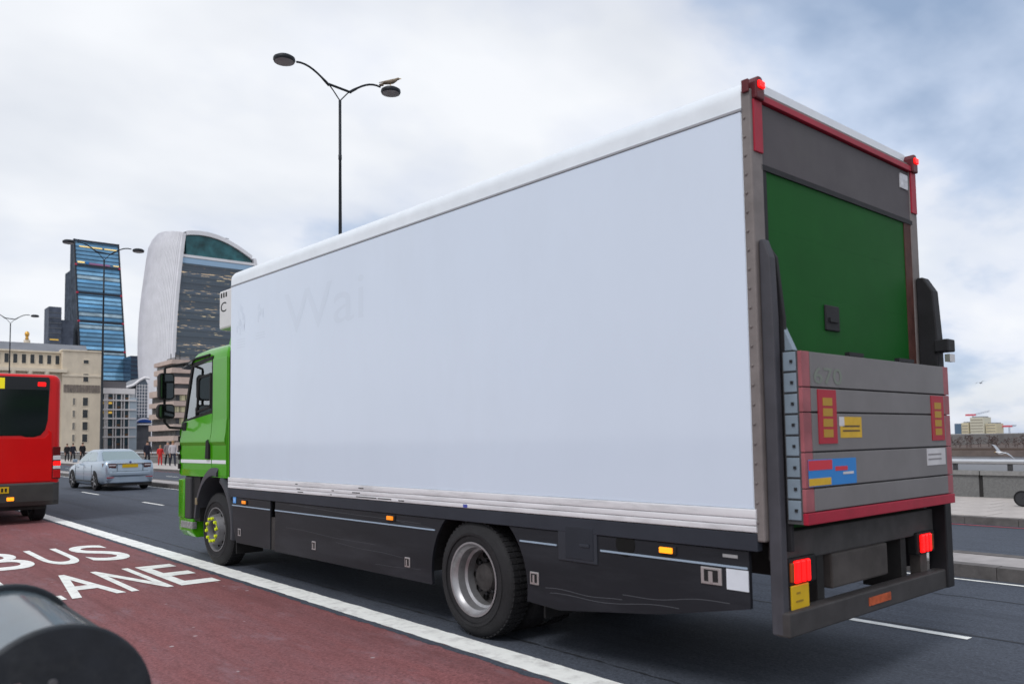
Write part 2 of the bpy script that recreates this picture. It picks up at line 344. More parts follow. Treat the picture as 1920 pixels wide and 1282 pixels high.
# ------------------------------------------------------------------ the truck (u across from its left side, s along, z up)
PSI = R(-1.5228); TW = 2.46
tu = Vector((math.cos(PSI), -math.sin(PSI), 0)); td = Vector((math.sin(PSI), math.cos(PSI), 0))
OFF = (1.23, 7.2, 0)
tl = Vector((4.537, 0, 0))+tu*OFF[0]+td*OFF[1]
truck = empty('box_truck', tl, -PSI, 'green cab lorry with a long plain white box body and folded tail lift', 'truck')
white = mat('white_panel', (0.610, 0.690, 0.815), 0.36, var=0.025, vscale=0.6, coat=0.75, rvar=0.06, dirt=(0.545, 0.61, 0.71), dirt_amt=0.30, dirt_scale=0.7, stretch=(1, 1, 0.45))
alu = mat('white_extrusion', (0.70, 0.745, 0.80), 0.34, 0.0, var=0.05, vscale=4, coat=0.2)
railm = mat('scuffed_white_rail', (0.66, 0.66, 0.69), 0.45, var=0.05, vscale=4, dirt=(0.22, 0.22, 0.23), dirt_amt=0.5, dirt_scale=7, stretch=(1, 0.25, 2.2))
skirtm = mat('dark_grey_skirt', (0.0145, 0.0160, 0.0205), 0.42, var=0.22, vscale=1.6, coat=0.0, spec=0.2, dirt=(0.040, 0.043, 0.052), dirt_amt=0.5, dirt_scale=3, stretch=(1, 0.25, 1.6))
skirt2 = mat('dark_grey_skirt_cap', (0.028, 0.032, 0.043), 0.5, var=0.15, vscale=2, spec=0.2)
pin = mat('pale_blue_edge', (0.30, 0.38, 0.48), 0.35)
blk = mat('black_rubber', (0.012, 0.012, 0.013), 0.7, var=0.2, vscale=8)
blkm = mat('black_steel', (0.014, 0.014, 0.017), 0.65, 0.0, var=0.3, vscale=5)
chm = mat('chassis_steel', (0.028, 0.027, 0.027), 0.75, var=0.35, vscale=4)
greyst = mat('galvanised_post', (0.185, 0.165, 0.162), 0.6, 0.1, var=0.18, vscale=6)
hdrm = mat('grey_header', (0.078, 0.070, 0.077), 0.6, 0.1, var=0.10, vscale=3, dirt=(0.10, 0.095, 0.095), dirt_amt=0.5, dirt_scale=2)
redm = mat('faded_red_strip', (0.33, 0.010, 0.032), 0.5, var=0.15, vscale=6)
redpale = mat('pale_red_strip', (0.30, 0.09, 0.105), 0.55, var=0.2, vscale=5)
grn = mat('green_paint', (0.060, 0.31, 0.006), 0.26, var=0.04, vscale=2, coat=0.40, spec=0.12)
grnd = mat('dark_green_shutter', (0.008, 0.085, 0.014), 0.55, var=0.10, vscale=2, spec=0.08)
plnk = mat('grey_platform_board', (0.180, 0.172, 0.176), 0.55, 0.15, var=0.10, vscale=2.5, dirt=(0.17, 0.16, 0.16), dirt_amt=0.5, dirt_scale=2)
blualu = mat('blue_grey_aluminium', (0.20, 0.255, 0.31), 0.5, 0.2, var=0.15, vscale=5)
orange = mat('orange_marker', (0.75, 0.20, 0.01), 0.3, emit=(1.0, 0.28, 0.01), estr=0.55)
orange_on = mat('orange_marker_lit', (0.9, 0.25, 0.01), 0.3, emit=(1.0, 0.30, 0.01), estr=1.3)
red_on = mat('red_lamp_lit', (0.8, 0.01, 0.01), 0.3, emit=(1.0, 0.004, 0.004), estr=1.6)
yel = mat('yellow_plate', (0.62, 0.40, 0.01), 0.45, var=0.05, vscale=9)
def tb(mb, name, m, parent=truck, **k): return mb.build(name, m, parent, OFF, **k)

# --- box body: shell lofted along its length, rounded cantrails and front edge
def boxring(s, shr, zr):
    zg, r = 3.89+zr, 0.13
    pts = [(shr, 1.115+shr*0.2)]
    for k in range(9):
        a = R(180-90*k/8); pts.append((shr+r*(1+math.cos(a)), zg+r*math.sin(a)-shr))
    left = pts; right = [(TW-p[0], p[1]) for p in reversed(left)]
    return [(p[0], s, p[1]) for p in left+right]
SR, SF = 2.97, 11.17
def zrise(s): return 0.065*(s-SR)/(SF-SR)
rings = [boxring(s, 0.0, zrise(s)) for s in (SR, 5, 7, 9, SF-0.11)]
for k in range(1, 7):
    a = R(90*k/6); rings.append(boxring(SF-0.11+0.11*math.sin(a), 0.11*(1-math.cos(a)), zrise(SF)))
body = tb(MB().loft(rings), 'box_body', alu, smooth=35)
zf, zr_ = 3.79+zrise(SF), 3.79
for u0, u1 in ((-0.006, 0.004), (TW-0.004, TW+0.006)):
    tb(MB().prism([(3.00, 1.265), (11.055, 1.265), (11.055, zf), (3.00, zr_)], u0, u1), 'side_panel', white)
    tb(MB().prism([(2.99, zr_+0.004), (11.065, zf+0.004), (11.065, zf+0.020), (2.99, zr_+0.020)], u0-0.006, u1+0.004), 'gutter_trim', mat('grey_gutter', (0.30, 0.31, 0.34), 0.4), body)
for z0, z1 in ((1.118, 1.157), (1.160, 1.201), (1.204, 1.26)):
    for u0, u1 in ((-0.018, 0.01), (TW-0.01, TW+0.018)):
        tb(MB().loft([[(x, y, z) for x, z in rrect(u0, u1, z0, z1, 0.006, 3)] for y in (2.98, 11.10)]), 'bottom_rail', railm, smooth=40)
# knocks and scuffs on the bottom rail
scf = mat('scuff_mark', (0.05, 0.05, 0.055), 0.8)
for s, z, l in ((9.05, 1.175, 0.09), (9.0, 1.14, 0.14), (8.28, 1.14, 0.03), (8.24, 1.185, 0.05), (7.75, 1.18, 0.16), (7.55, 1.14, 0.40), (7.2, 1.14, 0.25), (6.9, 1.135, 0.1), (9.1, 1.228, 0.06), (7.65, 1.23, 0.1)):
    tb(MB().box(-0.0188, -0.017, s-l/2, s+l/2, z-0.006, z+0.005), 'scuff', scf, body)
tb(MB().box(-0.0195, -0.01, 5.86, 5.92, 1.122, 1.15), 'blue_tag', mat('blue_tag', (0.06, 0.08, 0.35), 0.5), body)
# ghosts of removed lettering on the panel: barely darker than the paint
def tint_copy(m, name, k):
    c = m.copy(); c.name = name
    for n in c.node_tree.nodes:
        if n.type == 'VECT_MATH': n.inputs[0].default_value = tuple(x*k for x in n.inputs[0].default_value)
        if n.type == 'MIX': n.inputs[7].default_value = tuple(x*k for x in n.inputs[7].default_value[:3])+(1,)
    return c
ghost = tint_copy(white, 'lettering_ghost', 0.955)
gh2 = tint_copy(white, 'crest_ghost', 0.925)
def side_text(body_, s0, z0, w, h, m): return text_on(body_, 'lettering', m, truck, (-0.0068-OFF[0], s0-OFF[1], z0), (0, -1, 0), (0, 0, 1), w, h)
side_text('Wai', 9.45, 3.02, 1.85, 0.50, ghost)
cre = MB()
for k in range(26):
    s = 10.73+random.uniform(-0.13, 0.13); z = 3.38+random.uniform(-0.2, 0.2)*(1-abs(s-10.73)*2); cre.box(-0.0068, -0.0058, s-0.006, s+0.006, z-0.05, z+0.04)
for k in range(4): cre.box(-0.0068, -0.0058, 10.60, 10.86, 3.10-0.035*k, 3.108-0.035*k)
tb(cre, 'crest', gh2)
cre = MB()
for k in range(14):
    s = 10.13+random.uniform(-0.09, 0.09); z = 3.36+random.uniform(-0.12, 0.12); cre.box(-0.0068, -0.0058, s-0.005, s+0.005, z-0.04, z+0.03)
for k in range(3): cre.box(-0.0068, -0.0058, 10.0, 10.27, 3.13-0.035*k, 3.137-0.035*k)
tb(cre, 'crest', gh2)

# --- dark side skirts (left side detailed, right side mirrored plainly)
tb(MB().prism([(2.98, 1.00), (2.98, 1.112), (11.10, 1.112), (11.10, 1.00)], -0.012, 0.05), 'skirt_cap', skirt2, bevel=0.006)
tb(MB().box(TW-0.05, TW+0.012, 2.98, 11.1, 1.0, 1.112), 'skirt_cap', skirt2)
WS, WZ, WR = 5.77, 0.505, 0.505
FS, FZ, FR = 11.74, 0.505, 0.51
def arc(cs_, cz, r, a0, a1, n=14): return [(cs_+r*math.cos(R(a0+(a1-a0)*k/n)), cz+r*math.sin(R(a0+(a1-a0)*k/n))) for k in range(n+1)]
AR = 0.66
def skirt_panel(poly, name, u0=0.0, u1=0.03):
    o = tb(MB().prism(poly, u0, u1), name, skirtm, bevel=0.006)
    tb(MB().prism([(p[0], p[1]) for p in poly], TW-u1, TW-u0), name, skirtm)
    return o
skirt_panel([(10.87, 0.40), (10.97, 0.60), (11.0, 0.995), (9.83, 0.995), (9.83, 0.40)], 'skirt_panel')
mid = [(9.70, 0.40), (9.70, 0.995)]+[p for p in arc(WS, WZ, AR, 48, -9)][0:]
mid = [(9.70, 0.39), (9.70, 0.995), (WS+0.445, 0.995)]+arc(WS, WZ, AR, 47.5, -9, 10)+[(WS+0.655, 0.385)]
skirt_panel(mid, 'skirt_panel')
rear_p = [(WS-0.445, 0.995)]+arc(WS, WZ, AR, 132.5, 189, 10)+[(WS-0.66, 0.41), (4.75, 0.39), (3.75, 0.505), (3.05, 0.64), (3.05, 0.995)]
skirt_panel(rear_p, 'skirt_panel')
tb(MB().box(0.012, 0.04, 9.705, 9.825, 0.40, 0.80), 'skirt_panel', mat('worn_skirt_strip', (0.026, 0.024, 0.024), 0.5, var=0.5, vscale=6))
tb(MB().box(0.10, 0.14, 9.60, 9.95, 0.70, 1.1), 'skirt_recess', blk)
for s0, s1 in ((9.835, 10.99), (6.37, 9.695), (4.76, 5.19), (3.06, 4.30)):
    tb(MB().box(-0.007, 0.003, s0, s1, 0.883, 0.896), 'trim_line', pin)
# wheel arch liner over the rear wheel
lin = MB(); a = arc(WS, WZ, AR+0.01, 0, 180, 18)
a2 = [(p[0], min(p[1], 1.09)) for p in a]
lin.loft([[(u, p[0], p[1]) for p in a2] for u in (0.012, 0.75)], closed=False, cap=False); tb(lin, 'wheel_arch', blk)
steelm = mat('latch_steel', (0.52, 0.50, 0.50), 0.35, 0.8)
def latch(s, z, w=0.085, h=0.095):
    o = tb(MB().box(-0.010, 0.004, s-w/2, s+w/2, z-h/2, z+h/2), 'latch', steelm, bevel=0.004)
    tb(MB().box(-0.013, 0.0, s-w*0.33, s+w*0.33, z-h*0.33, z+h*0.36), 'latch_recess', blk, o)
    tb(MB().box(-0.017, -0.012, s-w*0.10, s+w*0.10, z-h*0.36, z+h*0.28), 'latch_paddle', steelm, o)
for s, z in ((10.75, 0.545), (8.70, 0.548), (6.82, 0.55)): latch(s, z)
latch(5.02, 0.605, 0.10, 0.10); latch(3.33, 0.815, 0.16, 0.11)
for s, z, m in ((10.58, 0.945, orange), (7.10, 0.955, orange), (3.68, 0.948, orange_on)):
    o = tb(MB().box(-0.012, 0.004, s-0.075, s+0.075, z-0.030, z+0.030), 'marker_mount', blk, bevel=0.006)
    tb(MB().box(-0.026, -0.011, s-0.05, s+0.06, z-0.020, z+0.020), 'marker_lamp', m, o, bevel=0.006)
o = tb(MB().box(-0.006, 0.003, 10.865, 10.955, 0.92, 1.00), 'blue_sticker', mat('blue_sticker', (0.10, 0.32, 0.72), 0.5))
tb(MB().box(-0.0075, -0.0055, 10.885, 10.935, 0.94, 0.98), 'sticker_centre', mat('pale_blue_sticker', (0.25, 0.45, 0.80), 0.5), o)
fl = tb(MB().box(-0.010, 0.003, 4.33, 4.74, 0.78, 1.07), 'hatch', mat('hatch_grey', (0.026, 0.030, 0.040), 0.45, var=0.12, vscale=3), bevel=0.008)
tb(MB().box(-0.0145, -0.009, 4.365, 4.655, 0.805, 1.045), 'hatch_door', mat('hatch_door_grey', (0.018, 0.022, 0.031), 0.42, var=0.1, vscale=3), fl, bevel=0.008)
tb(MB().box(-0.022, -0.014, 4.40, 4.50, 0.90, 0.925), 'hatch_handle', skirt2, fl, bevel=0.004)
tb(MB().lathe([(-0.004, 0.002), (-0.004, 0.085), (0.002, 0.095), (0.004, 0.095)], (0, 4.06, 0.955), 'x', 24), 'filler_hole', mat('hole_black', (0.004, 0.004, 0.004), 0.9))
tb(MB().box(-0.006, 0.003, 3.055, 3.215, 0.745, 0.875), 'white_marker_plate', mat('white_marker', (0.62, 0.66, 0.72), 0.5, var=0.06, vscale=9))
tb(MB().box(-0.004, 0.003, 3.13, 3.24, 0.945, 0.965), 'small_label', mat('label_grey', (0.30, 0.30, 0.31), 0.6))

scr = mat('scratch_pale', (0.075, 0.080, 0.092), 0.6)
def scratch(pts, w=0.0022):
    mb = MB(); vs = []; fs = []
    for i, (s, z) in enumerate(pts): vs += [(-0.0012, s, z-w), (-0.0012, s, z+w)]
    for i in range(len(pts)-1): fs.append((2*i, 2*i+1, 2*i+3, 2*i+2))
    tb(mb.add(vs, fs), 'scratch', scr)
def wav(s0, s1, z0, z1, a, ph): return [(s0+(s1-s0)*k/24, z0+(z1-z0)*k/24+a*math.sin(ph+k*0.33)) for k in range(25)]
scratch(wav(4.9, 4.1, 0.545, 0.55, 0.008, 0)); scratch(wav(4.85, 3.6, 0.50, 0.56, 0.014, 1)); scratch(wav(4.1, 3.2, 0.585, 0.66, 0.010, 2)); scratch(wav(9.4, 7.4, 0.70, 0.66, 0.006, 0), 0.0015)
scratch(wav(8.2, 6.9, 0.62, 0.585, 0.005, 2), 0.0015); scratch(wav(7.0, 6.4, 0.93, 0.90, 0.004, 2), 0.0015); scratch(wav(9.3, 6.6, 0.975, 0.93, 0.004, 1), 0.0018); scratch(wav(7.4, 6.6, 0.47, 0.50, 0.003, 1), 0.0013)
# --- wheels
tyrem = mat('tyre_rubber', (0.016, 0.016, 0.018), 0.72, var=0.2, vscale=6, bump=0.25, bscale=60)
rimm = mat('rim_silver', (0.36, 0.36, 0.375), 0.40, 0.7, var=0.12, vscale=5, dirt=(0.14, 0.12, 0.11), dirt_amt=0.5, dirt_scale=4)
rimd = mat('rim_dirty', (0.045, 0.042, 0.042), 0.65, 0.2, var=0.5, vscale=8)
def tyre_mesh(r, w, ri):
    mb = MB(); mb.lathe([(w, ri), (w, ri+0.03), (w*0.97, r-0.05), (w*0.88, r-0.012), (w*0.8, r), (w*0.2, r), (w*0.12, r-0.012), (0.012, r-0.05), (-0.006, r-0.12), (-0.008, ri+0.09), (0.006, ri+0.075), (0.004, ri+0.03), (0.015, ri)], axis='x', n=56)
    me = mb.mesh('tyre', smooth=35); me.materials.append(tyrem); return me
def place(me, name, loc, parent, rz=0):
    o = bpy.data.objects.new(name, me); link(o, parent); o.location = loc; o.rotation_euler = (0, 0, rz); return o
def tread(r, w, n=60):
    mb = MB()
    for k in range(n):
        a0 = 2*math.pi*k/n; a1 = a0+2*math.pi/n*0.62
        for u0, u1 in ((0.16*w, 0.36*w), (0.40*w, 0.60*w), (0.64*w, 0.84*w)):
            ps = [(u, rr*math.cos(a), rr*math.sin(a)) for rr in (r-0.006, r+0.009) for a in (a0, a1) for u in (u0, u1)]
            mb.add(ps, [(0, 1, 3, 2), (4, 6, 7, 5), (0, 4, 5, 1), (2, 3, 7, 6), (0, 2, 6, 4), (1, 5, 7, 3)])
    me = mb.mesh('tread'); me.materials.append(tyrem); return me
TY = tyre_mesh(0.50, 0.27, 0.31); TR = tread(0.498, 0.27)
def rear_wheel(u, rz):
    w = empty('wheel', (u-OFF[0], WS+0.045-OFF[1], WZ)); w.parent = truck; w.rotation_euler = (0, 0, rz)
    ty = place(TY, 'tyre', (0, 0, 0), w); place(TR, 'tread', (0, 0, 0), ty)
    t2 = place(TY, 'tyre', (0.31, 0, 0), w); place(TR, 'tread', (0.31, 0, 0), t2)
    MB().lathe([(0.018, 0.315), (0.0, 0.322), (0.0, 0.305), (0.03, 0.295), (0.05, 0.272), (0.12, 0.262), (0.135, 0.240), (0.22, 0.232)], axis='x', n=48).build('rim', rimm, w, smooth=35)
    dk = MB().lathe([(0.20, 0.245), (0.215, 0.20), (0.205, 0.15), (0.17, 0.13), (0.13, 0.115), (0.12, 0.07), (0.115, 0.01)], axis='x', n=40).build('rim_disc', rimd, w, smooth=35)
    for k in range(10):
        a = 2*math.pi*k/10; y, z = 0.195*math.cos(a), 0.195*math.sin(a)
        MB().lathe([(0.2, 0.026), (0.212, 0.030), (0.2135, 0.010)], (-0.012, y, z), 'x', 12).build('hand_hole', MATS['hole_black'], dk, smooth=40)
        y, z = 0.142*math.cos(a+0.31), 0.142*math.sin(a+0.31)
        MB().lathe([(0.18, 0.016), (0.15, 0.016), (0.148, 0.008)], (0, y, z), 'x', 6).build('wheel_nut', blkm, dk)
    return w
rear_wheel(-0.005, 0); rear_wheel(TW+0.005, math.pi)
nutm = mat('yellow_green_nut_pointer', (0.62, 0.72, 0.02), 0.4)
TYF = tyre_mesh(0.505, 0.30, 0.30); TRF = tread(0.503, 0.30)
def front_wheel(u, rz):
    w = empty('wheel', (u-OFF[0], FS-OFF[1], FZ)); w.parent = truck; w.rotation_euler = (0, 0, rz)
    ty = place(TYF, 'tyre', (0, 0, 0), w); place(TRF, 'tread', (0, 0, 0), ty)
    rim = MB().lathe([(0.018, 0.305), (0.0, 0.312), (0.0, 0.296), (0.03, 0.285), (0.09, 0.262), (0.10, 0.25), (0.075, 0.235), (0.02, 0.215), (-0.03, 0.205), (-0.052, 0.195), (-0.055, 0.125), (-0.02, 0.115), (0.05, 0.11), (0.055, 0.01)], axis='x', n=48).build('rim', mat('rim_dull_grey', (0.20, 0.20, 0.21), 0.5, 0.5, var=0.25, vscale=6), w, smooth=35)
    MB().lathe([(0.05, 0.105), (0.0, 0.10), (-0.01, 0.08), (-0.012, 0.01)], axis='x', n=32).build('hub_cap', rimd, w, smooth=35)
    for k in range(10):
        a = 2*math.pi*k/10+0.2; y, z = 0.225*math.cos(a), 0.225*math.sin(a)
        MB().lathe([(0.01, 0.02), (0.003, 0.024), (0.0, 0.008)], (0.028, y, z), 'x', 12).build('hand_hole', MATS['hole_black'], rim, smooth=40)
        y, z = 0.16*math.cos(a+0.3), 0.16*math.sin(a+0.3); n_ = MB()
        n_.lathe([(-0.05, 0.022), (-0.082, 0.022), (-0.088, 0.012), (-0.089, 0.002)], (0, y, z), 'x', 10)
        ta = a+0.3+1.45*(1 if k % 2 else -1); dy, dz = math.cos(ta), math.sin(ta)
        n_.prism([(y-0.016*dz, z+0.016*dy), (y+0.05*dy, z+0.05*dz), (y+0.016*dz, z-0.016*dy)], -0.066, -0.056, 'x')
        n_.build('nut_pointer', nutm, rim, smooth=40)
    return w
front_wheel(0.075, R(2)); front_wheel(TW-0.075, math.pi+R(2))

# --- chassis and underbody
for u in (0.78, 1.60): tb(MB().box(u, u+0.08, 3.0, 12.7, 0.72, 1.0), 'chassis_rail', chm)
tb(MB().box(0.06, TW-0.06, 3.02, 11.1, 1.02, 1.11), 'floor_frame', chm)
for k in range(12): tb(MB().box(0.05, TW-0.05, 3.4+0.65*k, 3.46+0.65*k, 0.99, 1.05), 'cross_member', chm)
tb(MB().tube([(0.3, WS, WZ), (0.9, WS, WZ), (1.0, WS, WZ), (1.23, WS, WZ), (1.46, WS, WZ), (1.56, WS, WZ), (2.16, WS, WZ)], [0.10, 0.10, 0.17, 0.24, 0.17, 0.10, 0.10], 14), 'rear_axle', chm, smooth=50)
tb(MB().tube([(0.4, FS, FZ-0.02), (2.06, FS, FZ-0.02)], 0.07, 10), 'front_axle', chm)
tb(MB().tube([(1.23, WS+0.2, 0.55), (1.23, 10.5, 0.75)], 0.06, 10), 'drive_shaft', chm)
tb(MB().box(0.9, 1.56, 10.4, 12.8, 0.55, 1.05), 'engine', chm, bevel=0.05)
tb(MB().box(0.16, 0.72, 7.0, 8.6, 0.45, 0.98), 'fuel_tank', chm, bevel=0.08)
tb(MB().box(1.75, 2.3, 7.3, 9.3, 0.45, 0.95), 'air_tank', chm, bevel=0.08)
for u in (0.12, 1.74): tb(MB().box(u, u+0.60, 5.03, 5.05, 0.27, 0.95), 'mud_flap', blk)
for u in (0.10, 1.98): tb(MB().box(u, u+0.38, 11.08, 11.10, 0.22, 0.95), 'mud_flap', blk)
tb(MB().tube([(0.55, 6.9, 0.33), (0.55, 6.7, 0.42), (0.55, 6.6, 0.6)], 0.05, 8), 'exhaust_pipe', chm)

# --- rear frame, header, roller shutter
S0 = 2.93
for u0, u1 in ((0.0, 0.125), (TW-0.125, TW)):
    tb(MB().box(u0-0.004, u1+0.004, S0, 3.0, 1.06, 3.93), 'rear_post', greyst, bevel=0.012)
hd = tb(MB().box(0.12, TW-0.12, S0+0.005, 2.995, 3.45, 3.86), 'header', hdrm, bevel=0.01)
tb(MB().box(0.12, TW-0.12, S0-0.02, 3.0, 3.862, 3.905), 'header_strip', redm, bevel=0.004)
tb(MB().box(0.02, TW-0.02, S0+0.01, 3.02, 3.905, 3.94), 'roof_edge', greyst)
for u0, u1 in ((0.02, 0.118), (TW-0.118, TW-0.02)):
    tb(MB().box(u0, u1, S0-0.012, S0+0.002, 3.52, 3.86), 'corner_plate', redm, bevel=0.004)
    # rounded red corner cap with the marker lamp
    cp = [(u0+0.0, 3.86), (u0, 3.97), (u0+0.03, 4.01), (u1-0.03, 4.01), (u1, 3.97), (u1, 3.86)]
    o = tb(MB().prism(cp, S0-0.035, S0+0.05, 'y'), 'corner_cap', mat('dark_red_cap', (0.10, 0.012, 0.018), 0.45), bevel=0.01)
    tb(MB().box(u0+0.015, u1-0.015, S0-0.05, S0-0.034, 3.93, 3.975), 'marker_lamp', red_on, o, bevel=0.005)
tb(MB().box(-0.022, -0.004, S0+0.0, S0+0.05, 3.90, 3.985), 'side_marker', mat('dark_red_cap', (0.1, 0.01, 0.02)), bevel=0.006)
tb(MB().box(TW-0.30, TW-0.16, S0-0.004, S0+0.006, 3.70, 3.82), 'maker_badge', mat('badge_white', (0.55, 0.56, 0.60), 0.5, var=0.3, vscale=20))
tb(MB().box(0.10, TW-0.10, S0+0.0, S0+0.04, 3.42, 3.455), 'lintel_lip', blkm)
for k in range(22):
    z = 1.18+0.122*k
    for u0 in (-0.007,): tb(MB().lathe([(-0.006, 0.006), (-0.003, 0.009), (0.004, 0.009)], (u0, S0+0.045, z), 'x', 8), 'rivet', greyst)
tb(MB().box(0.125, 0.17, S0+0.006, 3.0, 1.10, 3.43), 'door_track', blkm)
tb(MB().box(TW-0.25, TW-0.125, S0+0.006, 3.0, 1.10, 3.43), 'door_track', mat('rusty_track', (0.075, 0.028, 0.022), 0.7, var=0.4, vscale=5))
for k in range(6):
    z0 = 1.12+0.385*k
    tb(MB().box(0.17, TW-0.25, S0+0.012, S0+0.036, z0, z0+0.3846), 'shutter_slat', grnd)
hb = tb(MB().box(0.86, 1.06, S0-0.002, S0+0.014, 2.44, 2.62), 'shutter_handle', blkm, bevel=0.01)
tb(MB().box(0.90, 1.02, S0-0.016, S0-0.001, 2.50, 2.53), 'handle_bar', blkm, hb)

# --- tail lift: columns, folded platform of boards, stickers
for u0, u1, zt in ((0.03, 0.10, 2.95), (TW-0.10, TW+0.02, 2.98)):
    tb(MB().prism([(2.84, 0.50), (2.925, 0.50), (2.925, zt), (2.89, zt), (2.85, zt-0.12), (2.84, zt-0.5)] if u0 < 1 else [(2.78, 0.50), (2.925, 0.50), (2.925, zt), (2.87, zt), (2.80, zt-0.12), (2.78, zt-0.5)], u0, u1), 'lift_column', mat('lift_column_grey', (0.055, 0.055, 0.066), 0.6, var=0.2, vscale=4) if u0 < 1 else blkm, bevel=0.01)
tb(MB().prism([(2.82, 1.0), (2.93, 1.0), (2.93, 2.90), (2.91, 2.92), (2.86, 2.84), (2.82, 2.45)], 0.118, 0.150), 'lift_runner', blkm, bevel=0.005)
tb(MB().box(TW-0.12, TW+0.02, 2.69, 2.80, 2.36, 2.46), 'lift_bracket', blkm, bevel=0.01)
tb(MB().box(TW-0.10, TW+0.0, 2.69, 2.73, 2.28, 2.34), 'lift_bracket', steelm)
PU0, PU1 = 0.20, 2.235
plat = tb(MB().box(0.10, 2.333, 2.725, 2.83, 1.175, 2.232), 'lift_platform', mat('platform_frame', (0.07, 0.07, 0.075), 0.7, var=0.2, vscale=5))
edges = [1.245, 1.39, 1.61, 1.855, 2.01, 2.235]
for k in range(5):
    tb(MB().box(PU0, PU1, 2.70, 2.728, edges[k]+0.005, edges[k+1]-0.005), 'platform_board', plnk, plat, bevel=0.004)
    for a, b in ((0.098, PU0-0.003), (PU1+0.003, 2.337)):
        tb(MB().box(a, b, 2.703, 2.728, edges[k]+0.003, edges[k+1]-0.003), 'edge_strip', redpale, plat, bevel=0.003)
tb(MB().box(0.098, 2.337, 2.694, 2.728, 1.172, 1.243), 'bottom_strip', redm, plat, bevel=0.004)
for k in range(8):
    z = 1.20+0.13*k
    tb(MB().box(0.088, 0.0995, 2.735, 2.82, z, z+0.118), 'side_block', blualu, plat, bevel=0.004)
    tb(MB().box(0.080, 0.0885, 2.755, 2.772, z+0.050, z+0.068), 'hinge_bolt', blkm, plat)
for k in range(6):
    z = 1.30+0.19*k; tb(MB().box(0.155, 0.19, 2.84, 2.90, z, z+0.12), 'hinge_link', blualu, bevel=0.004)
tb(MB().prism([(2.76, 2.24), (2.90, 2.24), (2.90, 2.44), (2.84, 2.42), (2.80, 2.33)], 0.12, 0.165), 'lift_cheek', blualu, bevel=0.004)
def sticker(name, u0, u1, z0, z1, m, d=0.002, parent=None):
    return tb(MB().box(u0, u1, 2.70-d, 2.7005, z0, z1), name, m, parent or plat)
sred = mat('sign_red', (0.36, 0.012, 0.03), 0.5); syel = mat('sign_yellow', (0.60, 0.37, 0.02), 0.5, var=0.1, vscale=12); sblu = mat('sign_blue', (0.02, 0.20, 0.55), 0.5)
swht = mat('sign_white', (0.55, 0.54, 0.56), 0.5, var=0.1, vscale=9); dkt = mat('sign_dark', (0.08, 0.05, 0.03), 0.6); sgreen = mat('sign_green_ghost', (0.172, 0.196, 0.167), 0.55)
for u0, u1 in ((0.27, 0.50), (1.97, 2.20)):
    o = sticker('marker_board', u0, u1, 1.66, 2.0, sred, 0.006)
    for k in range(4): tb(MB().box(u0+0.055, u1-0.055, 2.6925, 2.6945, 1.70+0.066*k, 1.75+0.066*k), 'marker_band', mat('marker_amber', (0.40, 0.23, 0.02), 0.5), o)
o = sticker('warning_sticker', 0.55, 0.84, 1.695, 1.83, syel); 
for z in (1.735, 1.765): tb(MB().box(0.58, 0.81, 2.6965, 2.6985, z, z+0.010), 'sticker_line', dkt, o)
tb(MB().box(0.535, 0.60, 2.6965, 2.6985, 1.77, 1.83), 'sticker_patch', swht, o)
o = sticker('safety_sticker', 0.13, 0.74, 1.40, 1.565, sblu)
tb(MB().box(0.13, 0.42, 2.6962, 2.6982, 1.50, 1.56), 'sticker_patch', mat('sticker_red', (0.55, 0.03, 0.05), 0.5), o)
tb(MB().box(0.46, 0.62, 2.6962, 2.6982, 1.488, 1.515), 'sticker_patch', MATS['sticker_red'], o)
tb(MB().box(0.13, 0.40, 2.6962, 2.6982, 1.405, 1.45), 'sticker_patch', syel, o)
tb(MB().box(0.56, 0.70, 2.6962, 2.6982, 1.462, 1.478), 'sticker_patch', swht, o)
o = sticker('notice_sticker', 1.86, 2.20, 1.475, 1.60, swht)
for z in (1.515, 1.55): tb(MB().box(1.88, 2.12, 2.6965, 2.6985, z, z+0.012), 'sticker_line', mat('label_grey2', (0.25, 0.24, 0.25), 0.6), o)
text_on('670', 'faded_number', sgreen, truck, (0.235-OFF[0], 2.698-OFF[1], 2.035), (1, 0, 0), (0, 0, 1), 0.36, 0.105, 0.01)
tb(MB().box(0.75, 0.95, 2.715, 2.75, 2.236, 2.262), 'platform_latch', blkm); tb(MB().box(1.5, 1.75, 2.715, 2.75, 2.236, 2.262), 'platform_latch', blkm)

# --- rear underbody: beam, lamps, number plate, underrun bar
tb(MB().box(0.12, TW-0.12, 2.87, 2.99, 0.93, 1.115), 'rear_beam', mat('dirty_beam', (0.055, 0.052, 0.052), 0.65, var=0.3, vscale=5), bevel=0.01)
tb(MB().box(0.68, 1.50, 2.86, 2.98, 0.70, 0.93), 'lift_motor_box', mat('dusty_box', (0.075, 0.066, 0.062), 0.75, var=0.3, vscale=4), bevel=0.015)
for u in (0.17, 2.02):
    o = tb(MB().box(u-0.045, u+0.29, 2.85, 2.93, 0.785, 0.955), 'lamp_housing', blk, bevel=0.012)
    tb(MB().box(u, u+0.185, 2.828, 2.852, 0.80, 0.94), 'tail_lamp', red_on, o, bevel=0.016)
    for q in (0.06, 0.122): tb(MB().box(u+q, u+q+0.006, 2.8255, 2.83, 0.805, 0.935), 'lens_divider', mat('lens_dark_red', (0.22, 0.005, 0.005), 0.4), o)
    tb(MB().box(u-0.042 if u < 1 else u+0.19, u-0.004 if u < 1 else u+0.23, 2.835, 2.852, 0.81, 0.93), 'indicator_lens', mat('amber_lens', (0.28, 0.07, 0.015), 0.25), o, bevel=0.006)
    tb(MB().box(u+0.05, u+0.17, 2.87, 2.95, 0.62, 0.79), 'lamp_bracket', mat('dusty_box', (0.1, 0.1, 0.1)))
np_ = tb(MB().box(0.13, 0.34, 2.84, 2.852, 0.61, 0.79), 'number_plate', yel, bevel=0.006)
